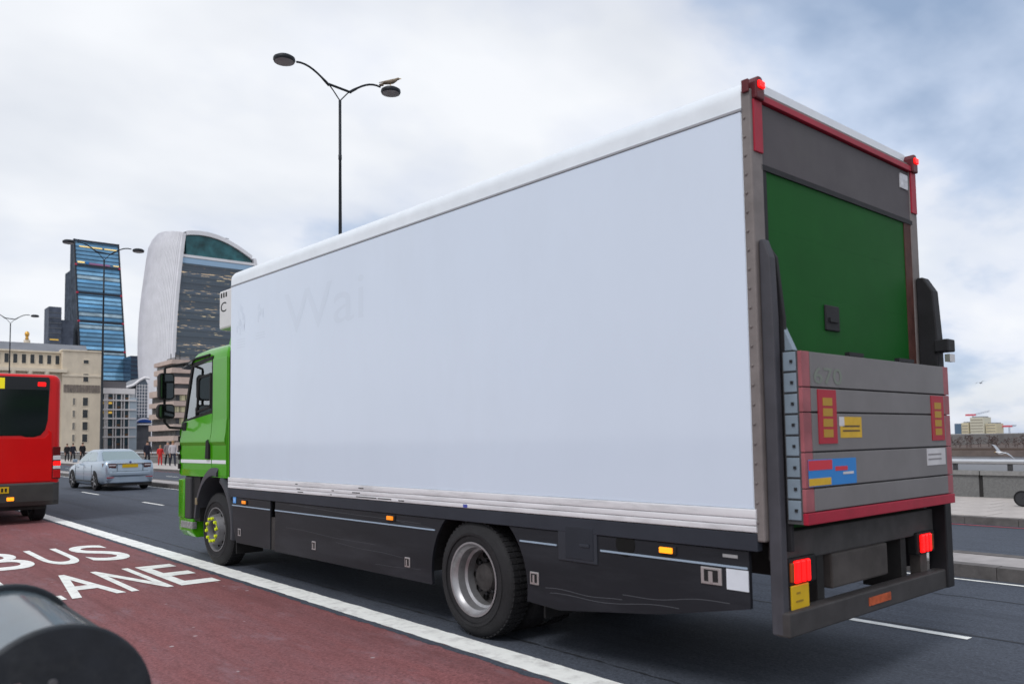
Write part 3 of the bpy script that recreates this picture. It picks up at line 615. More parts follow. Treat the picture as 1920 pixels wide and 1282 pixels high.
for k, z in enumerate((0.635, 0.685, 0.735)):
    tb(MB().box(0.165+0.01*k, 0.29-0.03*k, 2.8375, 2.8405, z, z+0.012), 'plate_marking', mat('plate_smudge', (0.30, 0.19, 0.02), 0.6), np_)
bar = tb(MB().box(0.03, TW-0.03, 2.80, 2.90, 0.495, 0.645), 'underrun_bar', mat('underrun_grey', (0.045, 0.042, 0.043), 0.65, var=0.25, vscale=5), bevel=0.012)
tb(MB().box(1.05, 1.38, 2.796, 2.801, 0.545, 0.60), 'reflector_strip', mat('orange_red_reflector', (0.45, 0.09, 0.03), 0.4, var=0.4, vscale=16), bar)
for u in (0.55, 1.80): tb(MB().box(u, u+0.09, 2.90, 3.2, 0.55, 0.95), 'bar_stay', chm)

# --- cab
ct = empty('cab', (0, 0, 0)); ct.parent = truck
CU0, CU1 = 0.035, TW-0.035
def cabring(z, sr, sf, r=0.22, ins=0.0):
    ring = []
    for p in rrect(CU0+ins, CU1-ins, sr, sf, 0.05, 5):
        ring.append(p)
    n = 5; ring = []
    for (cx, cy, a0, rr) in ((CU1-ins-r, sf-r, 0, r), (CU0+ins+r, sf-r, 90, r), (CU0+ins+0.05, sr+0.05, 180, 0.05), (CU1-ins-0.05, sr+0.05, 270, 0.05)):
        for k in range(n+1):
            a = R(a0+90*k/n); ring.append((cx+rr*math.cos(a), cy+rr*math.sin(a), z))
    return ring
low = MB().loft([cabring(1.24, 11.26, 13.22, 0.2), cabring(1.5, 11.26, 13.27, 0.22), cabring(1.85, 11.26, 13.26, 0.22), cabring(2.06, 11.26, 13.20, 0.22)])
cl = tb(low, 'lower_shell', grn, ct, smooth=40)
roof = tb(MB().loft([cabring(2.90, 11.26, 12.86, 0.2), cabring(2.98, 11.26, 12.80, 0.22, 0.005), cabring(3.06, 11.28, 12.62, 0.22, 0.03), cabring(3.12, 11.50, 12.35, 0.22, 0.12), cabring(3.14, 11.60, 12.15, 0.22, 0.25)]), 'roof', grn, ct, smooth=50)
for s in (0, 1):
    def U(a): return a if s == 0 else TW-a
    us = sorted((U(CU0+0.001), U(CU0+0.12)))
    tb(MB().box(us[0], us[1], 11.265, 11.80, 2.04, 2.93), 'rear_quarter', grn, ct, bevel=0.02)
    # A pillar
    pa = MB(); pa.loft([[(U(CU0+0.004), 12.93, 2.04), (U(CU0+0.06), 13.12, 2.04), (U(CU0+0.13), 13.06, 2.04), (U(CU0+0.09), 12.92, 2.04)],
                        [(U(CU0+0.004), 12.62, 2.93), (U(CU0+0.06), 12.78, 2.93), (U(CU0+0.13), 12.74, 2.93), (U(CU0+0.09), 12.60, 2.93)]])
    tb(pa, 'a_pillar', grn, ct)
    # window frame (black rubber) and panes
    outer = [(11.80, 2.17), (12.92, 2.05), (12.60, 2.90), (11.80, 2.95)]
    u0, u1 = sorted((U(CU0+0.002), U(CU0+0.03)))
    def bar2(p, q, w):
        a = Vector((p[0], p[1])); b = Vector((q[0], q[1])); d = (b-a).normalized(); nn = Vector((-d.y, d.x))*w
        return [tuple(a+nn-d*w), tuple(b+nn+d*w), tuple(b-nn+d*w), tuple(a-nn-d*w)]
    fr = MB()
    for k in range(4): fr.prism(bar2(outer[k], outer[(k+1) % 4], 0.028), u0-0.004, u1+0.004*0)
    fo = tb(fr, 'window_frame', blk, ct)
    fr = MB(); inner = [(11.90, 2.25), (12.42, 2.19), (12.36, 2.66), (12.30, 2.70), (11.90, 2.72)]
    for k in range(5): fr.prism(bar2(inner[k], inner[(k+1) % 5], 0.016), u0-0.002, u1-0.004)
    tb(fr, 'quarter_light_frame', blk, fo)
    tb(MB().prism(outer, (u0+u1)/2-0.002, (u0+u1)/2+0.002), 'side_window', glass_mat('cab_glass', (0.70, 0.78, 0.80), 0.74), ct)
# windscreen, bulkhead, header over the screen, interior
ws = MB().loft([[(0.14, 13.10, 2.05), (TW-0.14, 13.10, 2.05)], [(0.14, 12.77, 2.92), (TW-0.14, 12.77, 2.92)]], closed=False, cap=False)
tb(ws, 'windscreen', glass_mat('cab_glass'), ct)
tb(MB().box(0.15, TW-0.15, 11.42, 11.47, 2.05, 2.92), 'bulkhead', mat('cab_trim', (0.06, 0.06, 0.065), 0.8), ct)
seatm = mat('seat_fabric', (0.035, 0.038, 0.045), 0.9)
for u in (0.35, 1.45):
    tb(MB().box(u, u+0.5, 11.75, 12.3, 2.02, 2.12), 'seat', seatm, ct, bevel=0.04)
    tb(MB().box(u, u+0.5, 11.60, 11.75, 2.06, 2.65), 'seat_back', seatm, ct, bevel=0.05)
    tb(MB().box(u+0.12, u+0.38, 11.62, 11.73, 2.67, 2.86), 'headrest', seatm, ct, bevel=0.04)
tb(MB().box(0.12, TW-0.12, 12.72, 13.12, 2.02, 2.14), 'dashboard', MATS['cab_trim'], ct, bevel=0.03)
wh = MB(); wh.tube([(1.75+0.23*math.cos(t), 12.55+0.09*math.sin(t), 2.22+0.20*math.sin(t)) for t in [2*math.pi*i/20 for i in range(21)]], 0.016, 6)
tb(wh, 'steering_wheel', blk, ct, smooth=50)
# sun visor over the door and screen
vz = MB(); vz.loft([[(u, 12.62+ds, 2.97), (u, 13.06+ds, 2.90), (u, 13.08+ds, 2.875), (u, 12.66+ds, 2.92)] for u, ds in ((0.01, -0.10), (0.12, 0.0), (TW-0.12, 0.0), (TW-0.01, -0.10))])
tb(vz, 'sun_visor', mat('visor_smoke', (0.025, 0.028, 0.032), 0.25), ct, smooth=50)
tb(MB().tube([(0.02, 12.95, 2.905), (0.028, 12.45, 2.985), (0.03, 11.9, 3.0)], 0.018, 6), 'rain_gutter', blk, ct)
# door: seams, crease, handle, white stripe
doorp = [(11.80, 1.26), (12.55, 1.26), (12.98, 1.30), (13.02, 1.62), (12.99, 2.03), (11.80, 2.15)]
DP = ((2.10, -0.003), (1.86, -0.020), (1.78, -0.036), (1.74, -0.036), (1.69, -0.012), (1.45, -0.010), (1.27, 0.006))
def pressed(name, s0, s1, dz=0.0):
    n_ = len(DP); vs = []
    for z, du in DP: vs += [(CU0+du, s0, z+(dz if z > 2 else 0)), (CU0+du, s1(z), z+(-0.05 if z > 2 and dz == 0.05 else 0))]
    for z, du in DP: vs += [(CU0+0.012, s0, z), (CU0+0.012, s1(z), z)]
    fs = [(2*i, 2*i+1, 2*i+3, 2*i+2) for i in range(n_-1)]+[(2*i, 2*i+2, 2*n_+2*i+2, 2*n_+2*i) for i in range(n_-1)]+[(2*i+1, 2*i+3, 2*n_+2*i+3, 2*n_+2*i+1) for i in range(n_-1)]
    fs += [(0, 1, 2*n_+1, 2*n_), (2*n_-2, 2*n_-1, 4*n_-1, 4*n_-2)]
    return tb(MB().add(vs, fs), name, grn, ct, smooth=25)
dr = pressed('door', 11.80, lambda z: 12.98 if z < 1.9 else 12.94, 0.05)
pressed('rear_panel_pressing', 11.28, lambda z: 11.784)
tb(MB().prism([(11.275, 1.26), (11.785, 1.26), (11.785, 2.93), (11.275, 2.93)], CU0-0.006, CU0+0.01), 'rear_panel', grn, ct, bevel=0.008)
hnd = tb(MB().prism([(11.83, 1.50), (11.96, 1.50), (11.93, 1.76), (11.85, 1.78), (11.83, 1.74)], CU0-0.046, CU0-0.008), 'door_handle', blk, dr, bevel=0.006)
tb(MB().box(CU0-0.0135, CU0-0.009, 11.805, 13.0, 1.435, 1.485), 'white_stripe', mat('white_tape', (0.66, 0.68, 0.72), 0.45), dr)
tb(MB().box(CU0-0.0105, CU0-0.005, 11.285, 11.78, 1.435, 1.485), 'white_stripe', MATS['white_tape'], ct)
tb(MB().box(0.06, TW-0.06, 11.18, 11.25, 1.05, 3.0), 'cab_rear_gap', blk, ct)
# collar and green air deflector between cab roof and fridge
tb(MB().loft([[(u, 11.30, 3.0), (u, 11.95, 3.02), (u, 11.72, 3.37), (u, 11.32, 3.37)] for u in (0.28, TW-0.28)]), 'roof_deflector', grn, ct, bevel=0.03)
# corner panel with dark vents, lower front, bumper, steps
tb(MB().loft([[(0.02, 13.05, z), (0.10, 13.20, z), (0.25, 13.29, z), (0.30, 13.24, z), (0.10, 13.05, z)] for z in (1.26, 1.95)]), 'corner_deflector', grn, ct, smooth=50)
for k in range(4): tb(MB().box(0.0, 0.024, 13.02, 13.07, 1.34+0.14*k, 1.42+0.14*k), 'vent_slot', blk, ct)
tb(MB().box(0.30, TW-0.30, 13.25, 13.33, 1.15, 1.9), 'grille', blkm, ct, bevel=0.02)
bp = MB().loft([[(0.03, 12.86, z), (0.03, 13.10, z), (0.16, 13.30, z), (0.4, 13.38, z), (TW-0.4, 13.38, z), (TW-0.16, 13.30, z), (TW-0.03, 13.10, z), (TW-0.03, 12.86, z)] for z in (0.60, 1.18)])
tb(bp, 'bumper', grn, ct, smooth=40, bevel=0.01)
bl = MB().loft([[(0.03+i, 12.52, z), (0.03+i, 13.05-i, z), (0.2+i, 13.26-i, z), (TW-0.2-i, 13.26-i, z), (TW-0.03-i, 13.05-i, z), (TW-0.03-i, 12.52, z)] for z, i in ((0.33, 0.06), (0.42, 0.0), (0.60, 0.0))])
tb(bl, 'bumper_corner', grn, ct, smooth=40, bevel=0.01)
tb(MB().box(0.02, 0.09, 12.50, 12.98, 0.46, 0.56), 'step', mat('step_tread', (0.30, 0.31, 0.31), 0.5, 0.5, var=0.4, vscale=30), ct, bevel=0.006)
tb(MB().box(0.06, 0.5, 12.30, 12.88, 0.58, 1.25), 'step_well', blk, ct)
tb(MB().box(0.02, 0.3, 12.58, 12.82, 0.60, 1.22), 'step_side', mat('dark_plastic', (0.035, 0.036, 0.04), 0.6), ct, bevel=0.02)
for u in (0.30, TW-0.62): tb(MB().box(u, u+0.32, 13.36, 13.40, 0.72, 0.95), 'headlamp', mat('lamp_clear', (0.5, 0.52, 0.55), 0.15), ct, bevel=0.03)
# front mudguard: front arch and rear quarter
mg = mat('mudguard_plastic', (0.045, 0.048, 0.058), 0.5, var=0.12, vscale=4)
for s in (0, 1):
    def U(a): return a if s == 0 else TW-a
    for nm, a0, a1, ri, ro in (('front_mudguard', 100, 8, 0.66, 0.80), ('rear_mudguard', 112, 188, 0.63, 0.70)):
        n = 14; rg = []
        for k in range(n+1):
            a = R(a0+(a1-a0)*k/n); c, si = math.cos(a), math.sin(a)
            sx = FS-0.06; zz_ = FZ+0.02
            sc = 1.12
            rg.append([(U(0.0), sx+ri*c, zz_+ri*si*sc), (U(0.0), sx+(ri+0.05)*c, zz_+(ri+0.05)*si*sc), (U(0.05), sx+ro*c, zz_+ro*si*sc), (U(0.55), sx+ro*c, zz_+ro*si*sc), (U(0.55), sx+ri*c, zz_+ri*si*sc)])
        tb(MB().loft(rg), nm, mg, ct, smooth=50)
tb(MB().box(-0.008, 0.01, 12.26, 12.33, 0.83, 0.93), 'side_reflector', mat('reflector_tan', (0.20, 0.16, 0.10), 0.4), ct, bevel=0.004)
# mirrors on their arms
for s in (0, 1):
    def U(a): return a if s == 0 else TW-a
    tb(MB().tube([(U(0.03), 12.86, 1.97), (U(-0.02), 12.92, 1.96), (U(-0.16), 12.98, 1.97), (U(-0.235), 12.98, 2.05), (U(-0.24), 12.98, 2.35), (U(-0.24), 12.98, 2.86), (U(-0.235), 12.98, 2.885), (U(-0.10), 12.92, 2.92), (U(0.05), 12.80, 2.95)], 0.020, 8), 'mirror_arm', blk, ct, smooth=60)
    tb(MB().box(*sorted((U(0.0), U(0.05))), 12.78, 12.93, 1.92, 2.05), 'mirror_mount', blk, ct, bevel=0.02)
    for nm, z0, z1, uu0, uu1 in (('mirror', 2.39, 2.79, -0.355, -0.135), ('wide_angle_mirror', 2.10, 2.32, -0.37, -0.125)):
        rr_ = MB(); a, b = sorted((U(uu0), U(uu1)))
        rr_.loft([[(p[0], 12.86+0.0, p[1]) for p in rrect(a, b, z0, z1, 0.055, 5)], [(p[0], 12.93, p[1]) for p in rrect(a-0.004, b+0.004, z0-0.004, z1+0.004, 0.058, 5)], [(p[0], 13.00, p[1]) for p in rrect(a+0.012, b-0.012, z0+0.012, z1-0.012, 0.05, 5)], [(p[0], 13.04, p[1]) for p in rrect(a+0.05, b-0.05, z0+0.05, z1-0.05, 0.02, 5)]])
        mo = tb(rr_, nm, blk, ct, smooth=50)
        gl = MB(); gl.loft([[(p[0], 12.8595, p[1]) for p in rrect(a+0.016, b-0.016, z0+0.016, z1-0.016, 0.045, 5)], [(p[0], 12.855, p[1]) for p in rrect(a+0.018, b-0.018, z0+0.018, z1-0.018, 0.043, 5)]])
        tb(gl, 'mirror_glass', mat('mirror_silver', (0.10, 0.115, 0.12), 0.06, 1.0), mo)

# --- refrigeration unit on the front wall
fr = tb(MB().box(0.17, TW-0.17, 11.175, 11.93, 3.37, 3.94), 'fridge_unit', mat('fridge_white', (0.60, 0.60, 0.61), 0.4, var=0.06, vscale=3, dirt=(0.40, 0.38, 0.36), dirt_amt=0.4), bevel=0.03)
text_on('III', 'fridge_lettering', blk, truck, (0.168-OFF[0], 11.86-OFF[1], 3.83), (0, -1, 0), (0, 0, 1), 0.22, 0.07, 0.02)
text_on('C', 'fridge_lettering', blk, truck, (0.168-OFF[0], 11.86-OFF[1], 3.62), (0, -1, 0), (0, 0, 1), 0.20, 0.14, 0.0)
tb(MB().box(0.3, TW-0.3, 11.935, 11.945, 3.45, 3.85), 'fridge_grille', blkm, fr)
# ------------------------------------------------------------------ red bus ahead in the bus lane
busm = mat('bus_red', (0.60, 0.004, 0.006), 0.28, var=0.05, vscale=2, coat=0.12, spec=0.2)
busg = mat('bus_dark_glass', (0.006, 0.010, 0.011), 0.12, spec=0.4)
bust = mat('bus_dark_trim', (0.045, 0.042, 0.040), 0.45, var=0.2, vscale=3, coat=0.2)
bus = empty('city_bus', (2.89, 21.0, 0), 0, 'red single deck bus with dark rear window, cut by the left edge', 'bus')
def bring(y, ins, zb=0.42):
    return [(p[0], y, p[1]) for p in rrect(-1.25+ins, 1.25-ins, zb, 3.34-ins*0.8, 0.17, 5)]
MB().loft([bring(0.0, 0.10), bring(0.03, 0.055), bring(0.08, 0.02), bring(0.16, 0.0), bring(10.3, 0.0), bring(10.5, 0.12)]).build('body', busm, bus, smooth=40)
wp = [(-1.02, 3.27), (0.98, 3.27), (1.01, 3.2), (0.98, 2.3), (0.93, 2.08), (0.84, 1.96), (0.70, 1.915), (0.55, 1.92), (0.45, 1.95), (-0.45, 1.95), (-0.55, 1.92), (-0.70, 1.915), (-0.84, 1.96), (-0.98, 2.1), (-1.05, 2.4)]
rw = MB().prism(wp, -0.012, 0.05, 'y').build('rear_window', busg, bus, bevel=0.02)
MB().prism([(-1.02, 2.98), (1.0, 2.98), (0.985, 3.26), (-1.02, 3.26)], -0.016, 0.0, 'y').build('window_header', mat('bus_header', (0.018, 0.02, 0.024), 0.3), rw)
def bb(name, x0, x1, y0, y1, z0, z1, m, parent=bus, bev=0.01): return MB().box(x0, x1, y0, y1, z0, z1).build(name, m, parent, bevel=bev)
bb('high_lamp', 0.76, 0.92, -0.03, -0.012, 3.06, 3.15, red_on); bb('high_lamp', -0.92, -0.76, -0.03, -0.012, 3.06, 3.15, red_on)
bb('route_panel', -0.2, 0.12, -0.024, -0.014, 2.99, 3.23, mat('route_yellow', (0.60, 0.52, 0.01), 0.4, emit=(0.9, 0.75, 0.02), estr=0.35))
MB().prism([(-1.0, 0.93), (1.07, 0.93), (1.07, 2.02), (0.98, 2.10), (1.0, 2.0), (0.92, 1.90), (-0.9, 1.90)], -0.014, 0.04, 'y').build('engine_cover', busm, bus, bevel=0.012)
bmp = MB().loft([[(-1.24, 0.3, z), (-1.24, 0.06, z), (-1.1, -0.05-i, z), (1.1, -0.05-i, z), (1.24, 0.06, z), (1.24, 0.3, z)] for z, i in ((0.40, -0.05), (0.50, 0.0), (0.88, 0.0), (0.91, -0.03))]).build('bumper', bust, bus, bevel=0.015)
bb('number_plate', -0.30, 0.24, -0.065, -0.05, 0.70, 0.84, yel, bmp, 0.004)
MB().box(0.16, 0.20, -0.068, -0.064, 0.73, 0.81).box(0.09, 0.13, -0.068, -0.064, 0.73, 0.81).build('plate_marking', blk, bmp)
bb('fog_lamp', 0.20, 0.34, -0.07, -0.05, 0.53, 0.61, orange_on, bmp); bb('fog_lamp', -0.34, -0.20, -0.07, -0.05, 0.53, 0.61, orange_on, bmp)
for s in (-1, 1):
    x0, x1 = sorted((s*1.085, s*1.245))
    c = bb('lamp_cluster', x0, x1, -0.012, 0.14, 0.98, 1.70, mat('lamp_dark_red', (0.10, 0.01, 0.012), 0.2))
    for z0, z1, m in ((1.40, 1.50, mat('lamp_white', (0.6, 0.6, 0.62), 0.2)), (1.28, 1.37, red_on), (1.20, 1.27, MATS['lamp_white']), (1.0, 1.18, mat('lamp_red', (0.45, 0.01, 0.015), 0.2))):
        bb('lamp', x0+0.012, x1+(0.004 if s > 0 else -0.02), -0.022, 0.10, z0, z1, m, c, 0.01)
    bb('side_reflector', *sorted((s*1.246, s*1.252)), 0.2, 0.26, 0.62, 0.68, MATS['lamp_red'], bus, 0)
for x, y in ((-1.22, 2.6), (0.92, 2.6), (-1.22, 8.2), (0.92, 8.2)):
    w = empty('wheel', (x, y, 0.48)); w.parent = bus
    MB().lathe([(0, 0.28), (0, 0.42), (0.03, 0.48), (0.27, 0.48), (0.3, 0.42), (0.3, 0.28)], axis='x', n=36).build('tyre', tyrem, w, smooth=40)
    MB().lathe([(0.02, 0.28), (0.05, 0.2), (0.05, 0.02)], axis='x', n=24).lathe([(0.28, 0.28), (0.25, 0.2), (0.25, 0.02)], axis='x', n=24).build('rim', rimd, w, smooth=40)
for x in (-1.1, 0.82):
    MB().lathe([(0, 0.28), (0, 0.40), (0.03, 0.45), (0.25, 0.45), (0.28, 0.40)], (x, 1.0, 0.45), 'x', 32).build('rear_tyre', tyrem, bus, smooth=40)
bb('underbody', -1.0, 1.0, 0.25, 10.0, 0.30, 0.45, chm)
for k in range(5):
    for s in (-1, 1):
        x0, x1 = sorted((s*1.245, s*1.256)); bb('side_window', x0, x1, 0.6+1.85*k, 2.35+1.85*k, 1.55, 2.75, busg)

# ------------------------------------------------------------------ silver saloon car
silver = mat('silver_paint', (0.33, 0.41, 0.50), 0.30, 0.45, var=0.03, vscale=2, coat=0.7)
carg = mat('car_glass', (0.20, 0.29, 0.31), 0.05, 0.55, spec=0.8, coat=1.0)
car = empty('silver_car', (8.78, 35.75, 0), R(3.0), 'silver saloon car driving away beyond the red bus', 'car')
car.scale = (1.08, 1.08, 1.08)
st = [(-2.32, 0.70, 0.74, 0.80, 0.40), (-2.29, 0.79, 0.86, 0.93, 0.32), (-2.18, 0.84, 0.94, 1.045, 0.27), (-1.9, 0.87, 0.955, 1.045, 0.24), (-1.5, 0.885, 0.95, 1.02, 0.23), (-0.8, 0.89, 0.93, 0.99, 0.2),
      (0.0, 0.89, 0.92, 0.97, 0.2), (0.8, 0.885, 0.90, 0.95, 0.2), (1.25, 0.88, 0.86, 0.925, 0.21), (1.7, 0.86, 0.79, 0.855, 0.22), (2.05, 0.81, 0.70, 0.77, 0.24), (2.25, 0.72, 0.62, 0.68, 0.28), (2.33, 0.60, 0.55, 0.60, 0.34)]
def cring(y, w, belt, deck, zb):
    h = [(w*0.90, zb), (w*0.975, zb+0.07), (w, zb+0.22), (w*1.0, belt-0.13), (w*0.97, belt), (w*0.90, deck-0.01), (w*0.5, deck+0.025)]
    return [(-x, y, z) for x, z in h]+[(0, y, deck+0.03)]+[(x, y, z) for x, z in reversed(h)]
MB().loft([cring(*s) for s in st]).build('body', silver, car, smooth=45)
def gring(z, y0, y1, w, r): return [(p[0], p[1], z) for p in rrect(-w, w, y0, y1, r, 4)]
seamm = mat('panel_gap', (0.05, 0.055, 0.06), 0.7)
for sg in (-1, 1):
    for y in (-1.02, -0.13, 0.92): MB().box(*sorted((sg*0.885, sg*0.8935)), y-0.006, y+0.006, 0.36, 0.90).build('door_gap', seamm, car)
    MB().box(*sorted((sg*0.87, sg*0.897)), -0.95, 0.95, 0.30, 0.345).build('sill_trim', seamm, car)
    MB().box(*sorted((sg*0.425, sg*0.433)), -2.340, -2.2, 0.66, 0.94).build('boot_gap', seamm, car)
MB().box(-0.60, 0.60, -2.334, -2.2, 0.664, 0.676).build('boot_gap', seamm, car)
gh = MB().loft([gring(0.96, -1.66, 1.20, 0.76, 0.16), gring(1.10, -1.38, 0.92, 0.72, 0.15), gring(1.25, -1.14, 0.62, 0.665, 0.14), gring(1.37, -0.94, 0.36, 0.61, 0.14), gring(1.425, -0.78, 0.12, 0.54, 0.14), gring(1.445, -0.5, -0.1, 0.36, 0.12)]).build('cabin', silver, car, smooth=50)
def quad(mb, pts): mb.add(pts, [tuple(range(len(pts)))])
def lerp(a, b, t): return a+(b-a)*t
def rear_pt(x, t): return (x, lerp(-1.625, -0.99, t)-0.014, lerp(0.99, 1.345, t)+0.012)
q = MB(); quad(q, [rear_pt(-0.60, 0.08), rear_pt(0.60, 0.08), rear_pt(0.645, 0.2), rear_pt(0.555, 0.92), rear_pt(0.50, 1.0), rear_pt(-0.50, 1.0), rear_pt(-0.555, 0.92), rear_pt(-0.645, 0.2)]); q.build('rear_window', carg, car)
def frnt_pt(x, t): return (x, lerp(1.17, 0.40, t)+0.012, lerp(0.99, 1.36, t)+0.014)
q = MB(); quad(q, [frnt_pt(-0.62, 0.02), frnt_pt(0.62, 0.02), frnt_pt(0.50, 0.97), frnt_pt(-0.50, 0.97)]); q.build('windscreen', carg, car)
def side_pt(sg, y, z): return (sg*(lerp(0.762, 0.612, (z-0.96)/0.41)+0.010), y, z)
for sg in (-1, 1):
    for nm, pl in (('rear_side_window', [(-1.06, 1.02), (-0.16, 1.02), (-0.16, 1.35), (-0.74, 1.35), (-0.90, 1.28)]), ('front_side_window', [(-0.10, 1.02), (0.86, 1.0), (0.42, 1.27), (0.22, 1.35), (-0.10, 1.35)])):
        q = MB(); quad(q, [side_pt(sg, y, z) for y, z in pl]); q.build(nm, carg, car)
    for y in (-1.34, 1.34):
        MB().prism(arc(y, 0.33, 0.375, 0, 180, 14)+[(y-0.375, 0.18), (y+0.375, 0.18)], *sorted((sg*0.80, sg*0.887)), 'x').build('wheel_arch', blk, car)
        w = empty('wheel', (sg*0.895, y, 0.32), 0 if sg < 0 else math.pi); w.parent = car
        MB().lathe([(0, 0.235), (0.0, 0.28), (0.02, 0.315), (0.18, 0.315), (0.2, 0.28), (0.2, 0.22)], axis='x', n=32).build('tyre', tyrem, w, smooth=40)
        rm_ = MB().lathe([(0.006, 0.235), (0.02, 0.21), (0.09, 0.20), (0.095, 0.02)], axis='x', n=28).build('rim', rimd, w, smooth=40)
        for k in range(5):
            a = 2*math.pi*k/5; MB().tube([(0.035, 0.03*math.cos(a), 0.03*math.sin(a)), (0.012, 0.22*math.cos(a), 0.22*math.sin(a))], [0.035, 0.022], 6).build('spoke', rimm, rm_)
    x0, x1 = sorted((sg*0.46, sg*0.835))
    tlm = MB().loft([[(sg*0.46, -2.335, z0), (sg*0.70, -2.31, z0), (sg*0.845, -2.12, z0)] + [(sg*0.835, -2.0, z0), (sg*0.45, -2.2, z0)] for z0 in (0.79, 0.95)]).build('tail_lamp', mat('tail_dark', (0.06, 0.012, 0.014), 0.15, coat=1), car)
    MB().loft([[(sg*0.48, -2.343, z0), (sg*0.68, -2.322, z0), (sg*0.82, -2.165, z0), (sg*0.8, -2.1, z0), (sg*0.5, -2.25, z0)] for z0 in (0.865, 0.905)]).build('lamp_strip', mat('tail_white', (0.55, 0.50, 0.52), 0.2), tlm)
    MB().box(*sorted((sg*0.52, sg*0.76)), -2.335, -2.30, 0.455, 0.48).build('reflector', MATS['lamp_red'], car)
    mr_ = MB().loft([[(sg*(0.86+a), 0.74+b, z) for a, b in ((0, 0), (0.16, -0.02), (0.17, 0.06), (0.02, 0.14))] for z in (0.97, 1.09)]).build('door_mirror', silver, car, bevel=0.02)
    for y in (-0.22, 0.62): MB().box(*sorted((sg*0.885, sg*0.899)), y-0.1, y+0.1, 0.79, 0.815).build('door_handle', silver, car)
MB().box(-0.26, 0.26, -2.345, -2.30, 0.80, 0.915).build('number_plate', yel, car)
MB().box(-0.44, 0.44, -2.338, -2.28, 0.94, 0.965).build('boot_trim', mat('silver_trim', (0.62, 0.64, 0.66), 0.25, 0.8), car)
MB().loft([[(-0.845, -1.95, z), (-0.80, -2.28, z), (-0.45, -2.40, z), (0.45, -2.40, z), (0.80, -2.28, z), (0.845, -1.95, z)] for z in (0.52, 0.66)]).build('rear_bumper', silver, car, smooth=40, bevel=0.03)
MB().loft([[(-0.82, -1.95, z), (-0.78, -2.25, z), (-0.45, -2.36, z), (0.45, -2.36, z), (0.78, -2.25, z), (0.82, -1.95, z)] for z in (0.27, 0.50)]).build('bumper_skirt', silver, car, smooth=40, bevel=0.03)
MB().box(-0.75, 0.75, -2.30, 2.1, 0.17, 0.28).build('underbody', chm, car)
MB().lathe([(0, 0.002), (0, 0.04), (0.006, 0.04)], (0, -2.345, 0.985), 'y', 14).build('badge', mat('badge_blue', (0.08, 0.10, 0.25), 0.3), car)

# ------------------------------------------------------------------ bin with a barrel hood at the near kerb
binm = mat('bin_paint', (0.065, 0.095, 0.115), 0.24, 0.2, var=0.12, vscale=6, coat=0.3, dirt=(0.05, 0.06, 0.07), dirt_amt=0.5, dirt_scale=5)
bind = mat('bin_end_black', (0.016, 0.020, 0.026), 0.55, var=0.25, vscale=8, dirt=(0.05, 0.055, 0.06), dirt_amt=0.4, dirt_scale=9)
bn = empty('street_bin', (0.56, 3.28, 0.13), 0, 'dark round topped metal street bin in the bottom left corner', 'bin')
BR, BZ = 0.265, 0.79
def arch(r, zb=0.02): return [(r*math.cos(R(180*k/24)), BZ+r*math.sin(R(180*k/24))) for k in range(25)]+[(-r, zb), (r, zb)]
MB().prism(arch(BR-0.022), -0.47, 0.47, 'y').build('hood', binm, bn, smooth=40)
for y0, y1 in ((-0.50, -0.462), (0.462, 0.50)): MB().prism(arch(BR), y0, y1, 'y').build('end_plate', bind, bn, smooth=40, bevel=0.008)
MB().prism(arch(BR-0.012, BZ-0.05), -0.455, -0.43, 'y').build('rim_band', bind, bn, smooth=40)
MB().tube([(BR*math.cos(R(38))*0.93, -0.46, BZ+BR*math.sin(R(38))*0.93), (BR*math.cos(R(38))*0.93, 0.46, BZ+BR*math.sin(R(38))*0.93)], 0.014, 8).build('hinge_bead', bind, bn, smooth=60)
MB().lathe([(-0.506, 0.002), (-0.505, 0.012), (-0.499, 0.015)], (-0.02, 0, BZ+0.10), 'y', 12).build('bolt', mat('bolt_grey', (0.10, 0.10, 0.11), 0.5, 0.5), bn, smooth=40)
sm = MB()
for k in range(9):
    a = random.uniform(-0.03, 0.03); b = random.uniform(-0.014, 0.014); sm.box(-0.135+a-0.012, -0.135+a+0.012, -0.5015, -0.4995, BZ+0.10+b-0.006, BZ+0.10+b+0.006)
sm.build('torn_sticker', mat('torn_sticker', (0.30, 0.20, 0.22), 0.7, var=0.5, vscale=60), bn)

# ------------------------------------------------------------------ people on the far pavement
def skin_mesh(name, V, E_, rad):
    me = bpy.data.meshes.new(name); me.from_pydata(V, E_, []); o = bpy.data.objects.new(name, me); COL.objects.link(o)
    o.modifiers.new('skin', 'SKIN'); 
    if not me.skin_vertices: 
        bpy.context.view_layer.objects.active = o
    for i, r in enumerate(rad):
        sv = me.skin_vertices[0].data[i]; sv.radius = (r, r) if not isinstance(r, tuple) else r; sv.use_root = (i == 0)
    s = o.modifiers.new('sub', 'SUBSURF'); s.levels = 1; s.render_levels = 1
    bpy.context.view_layer.update()
    out = bpy.data.meshes.new_from_object(o.evaluated_get(bpy.context.evaluated_depsgraph_get()))
    bpy.data.objects.remove(o); return out
skinm = mat('skin', (0.50, 0.29, 0.21), 0.6); hairm = mat('hair_brown', (0.05, 0.03, 0.02), 0.8); shoe = mat('shoe_dark', (0.02, 0.02, 0.022), 0.6)
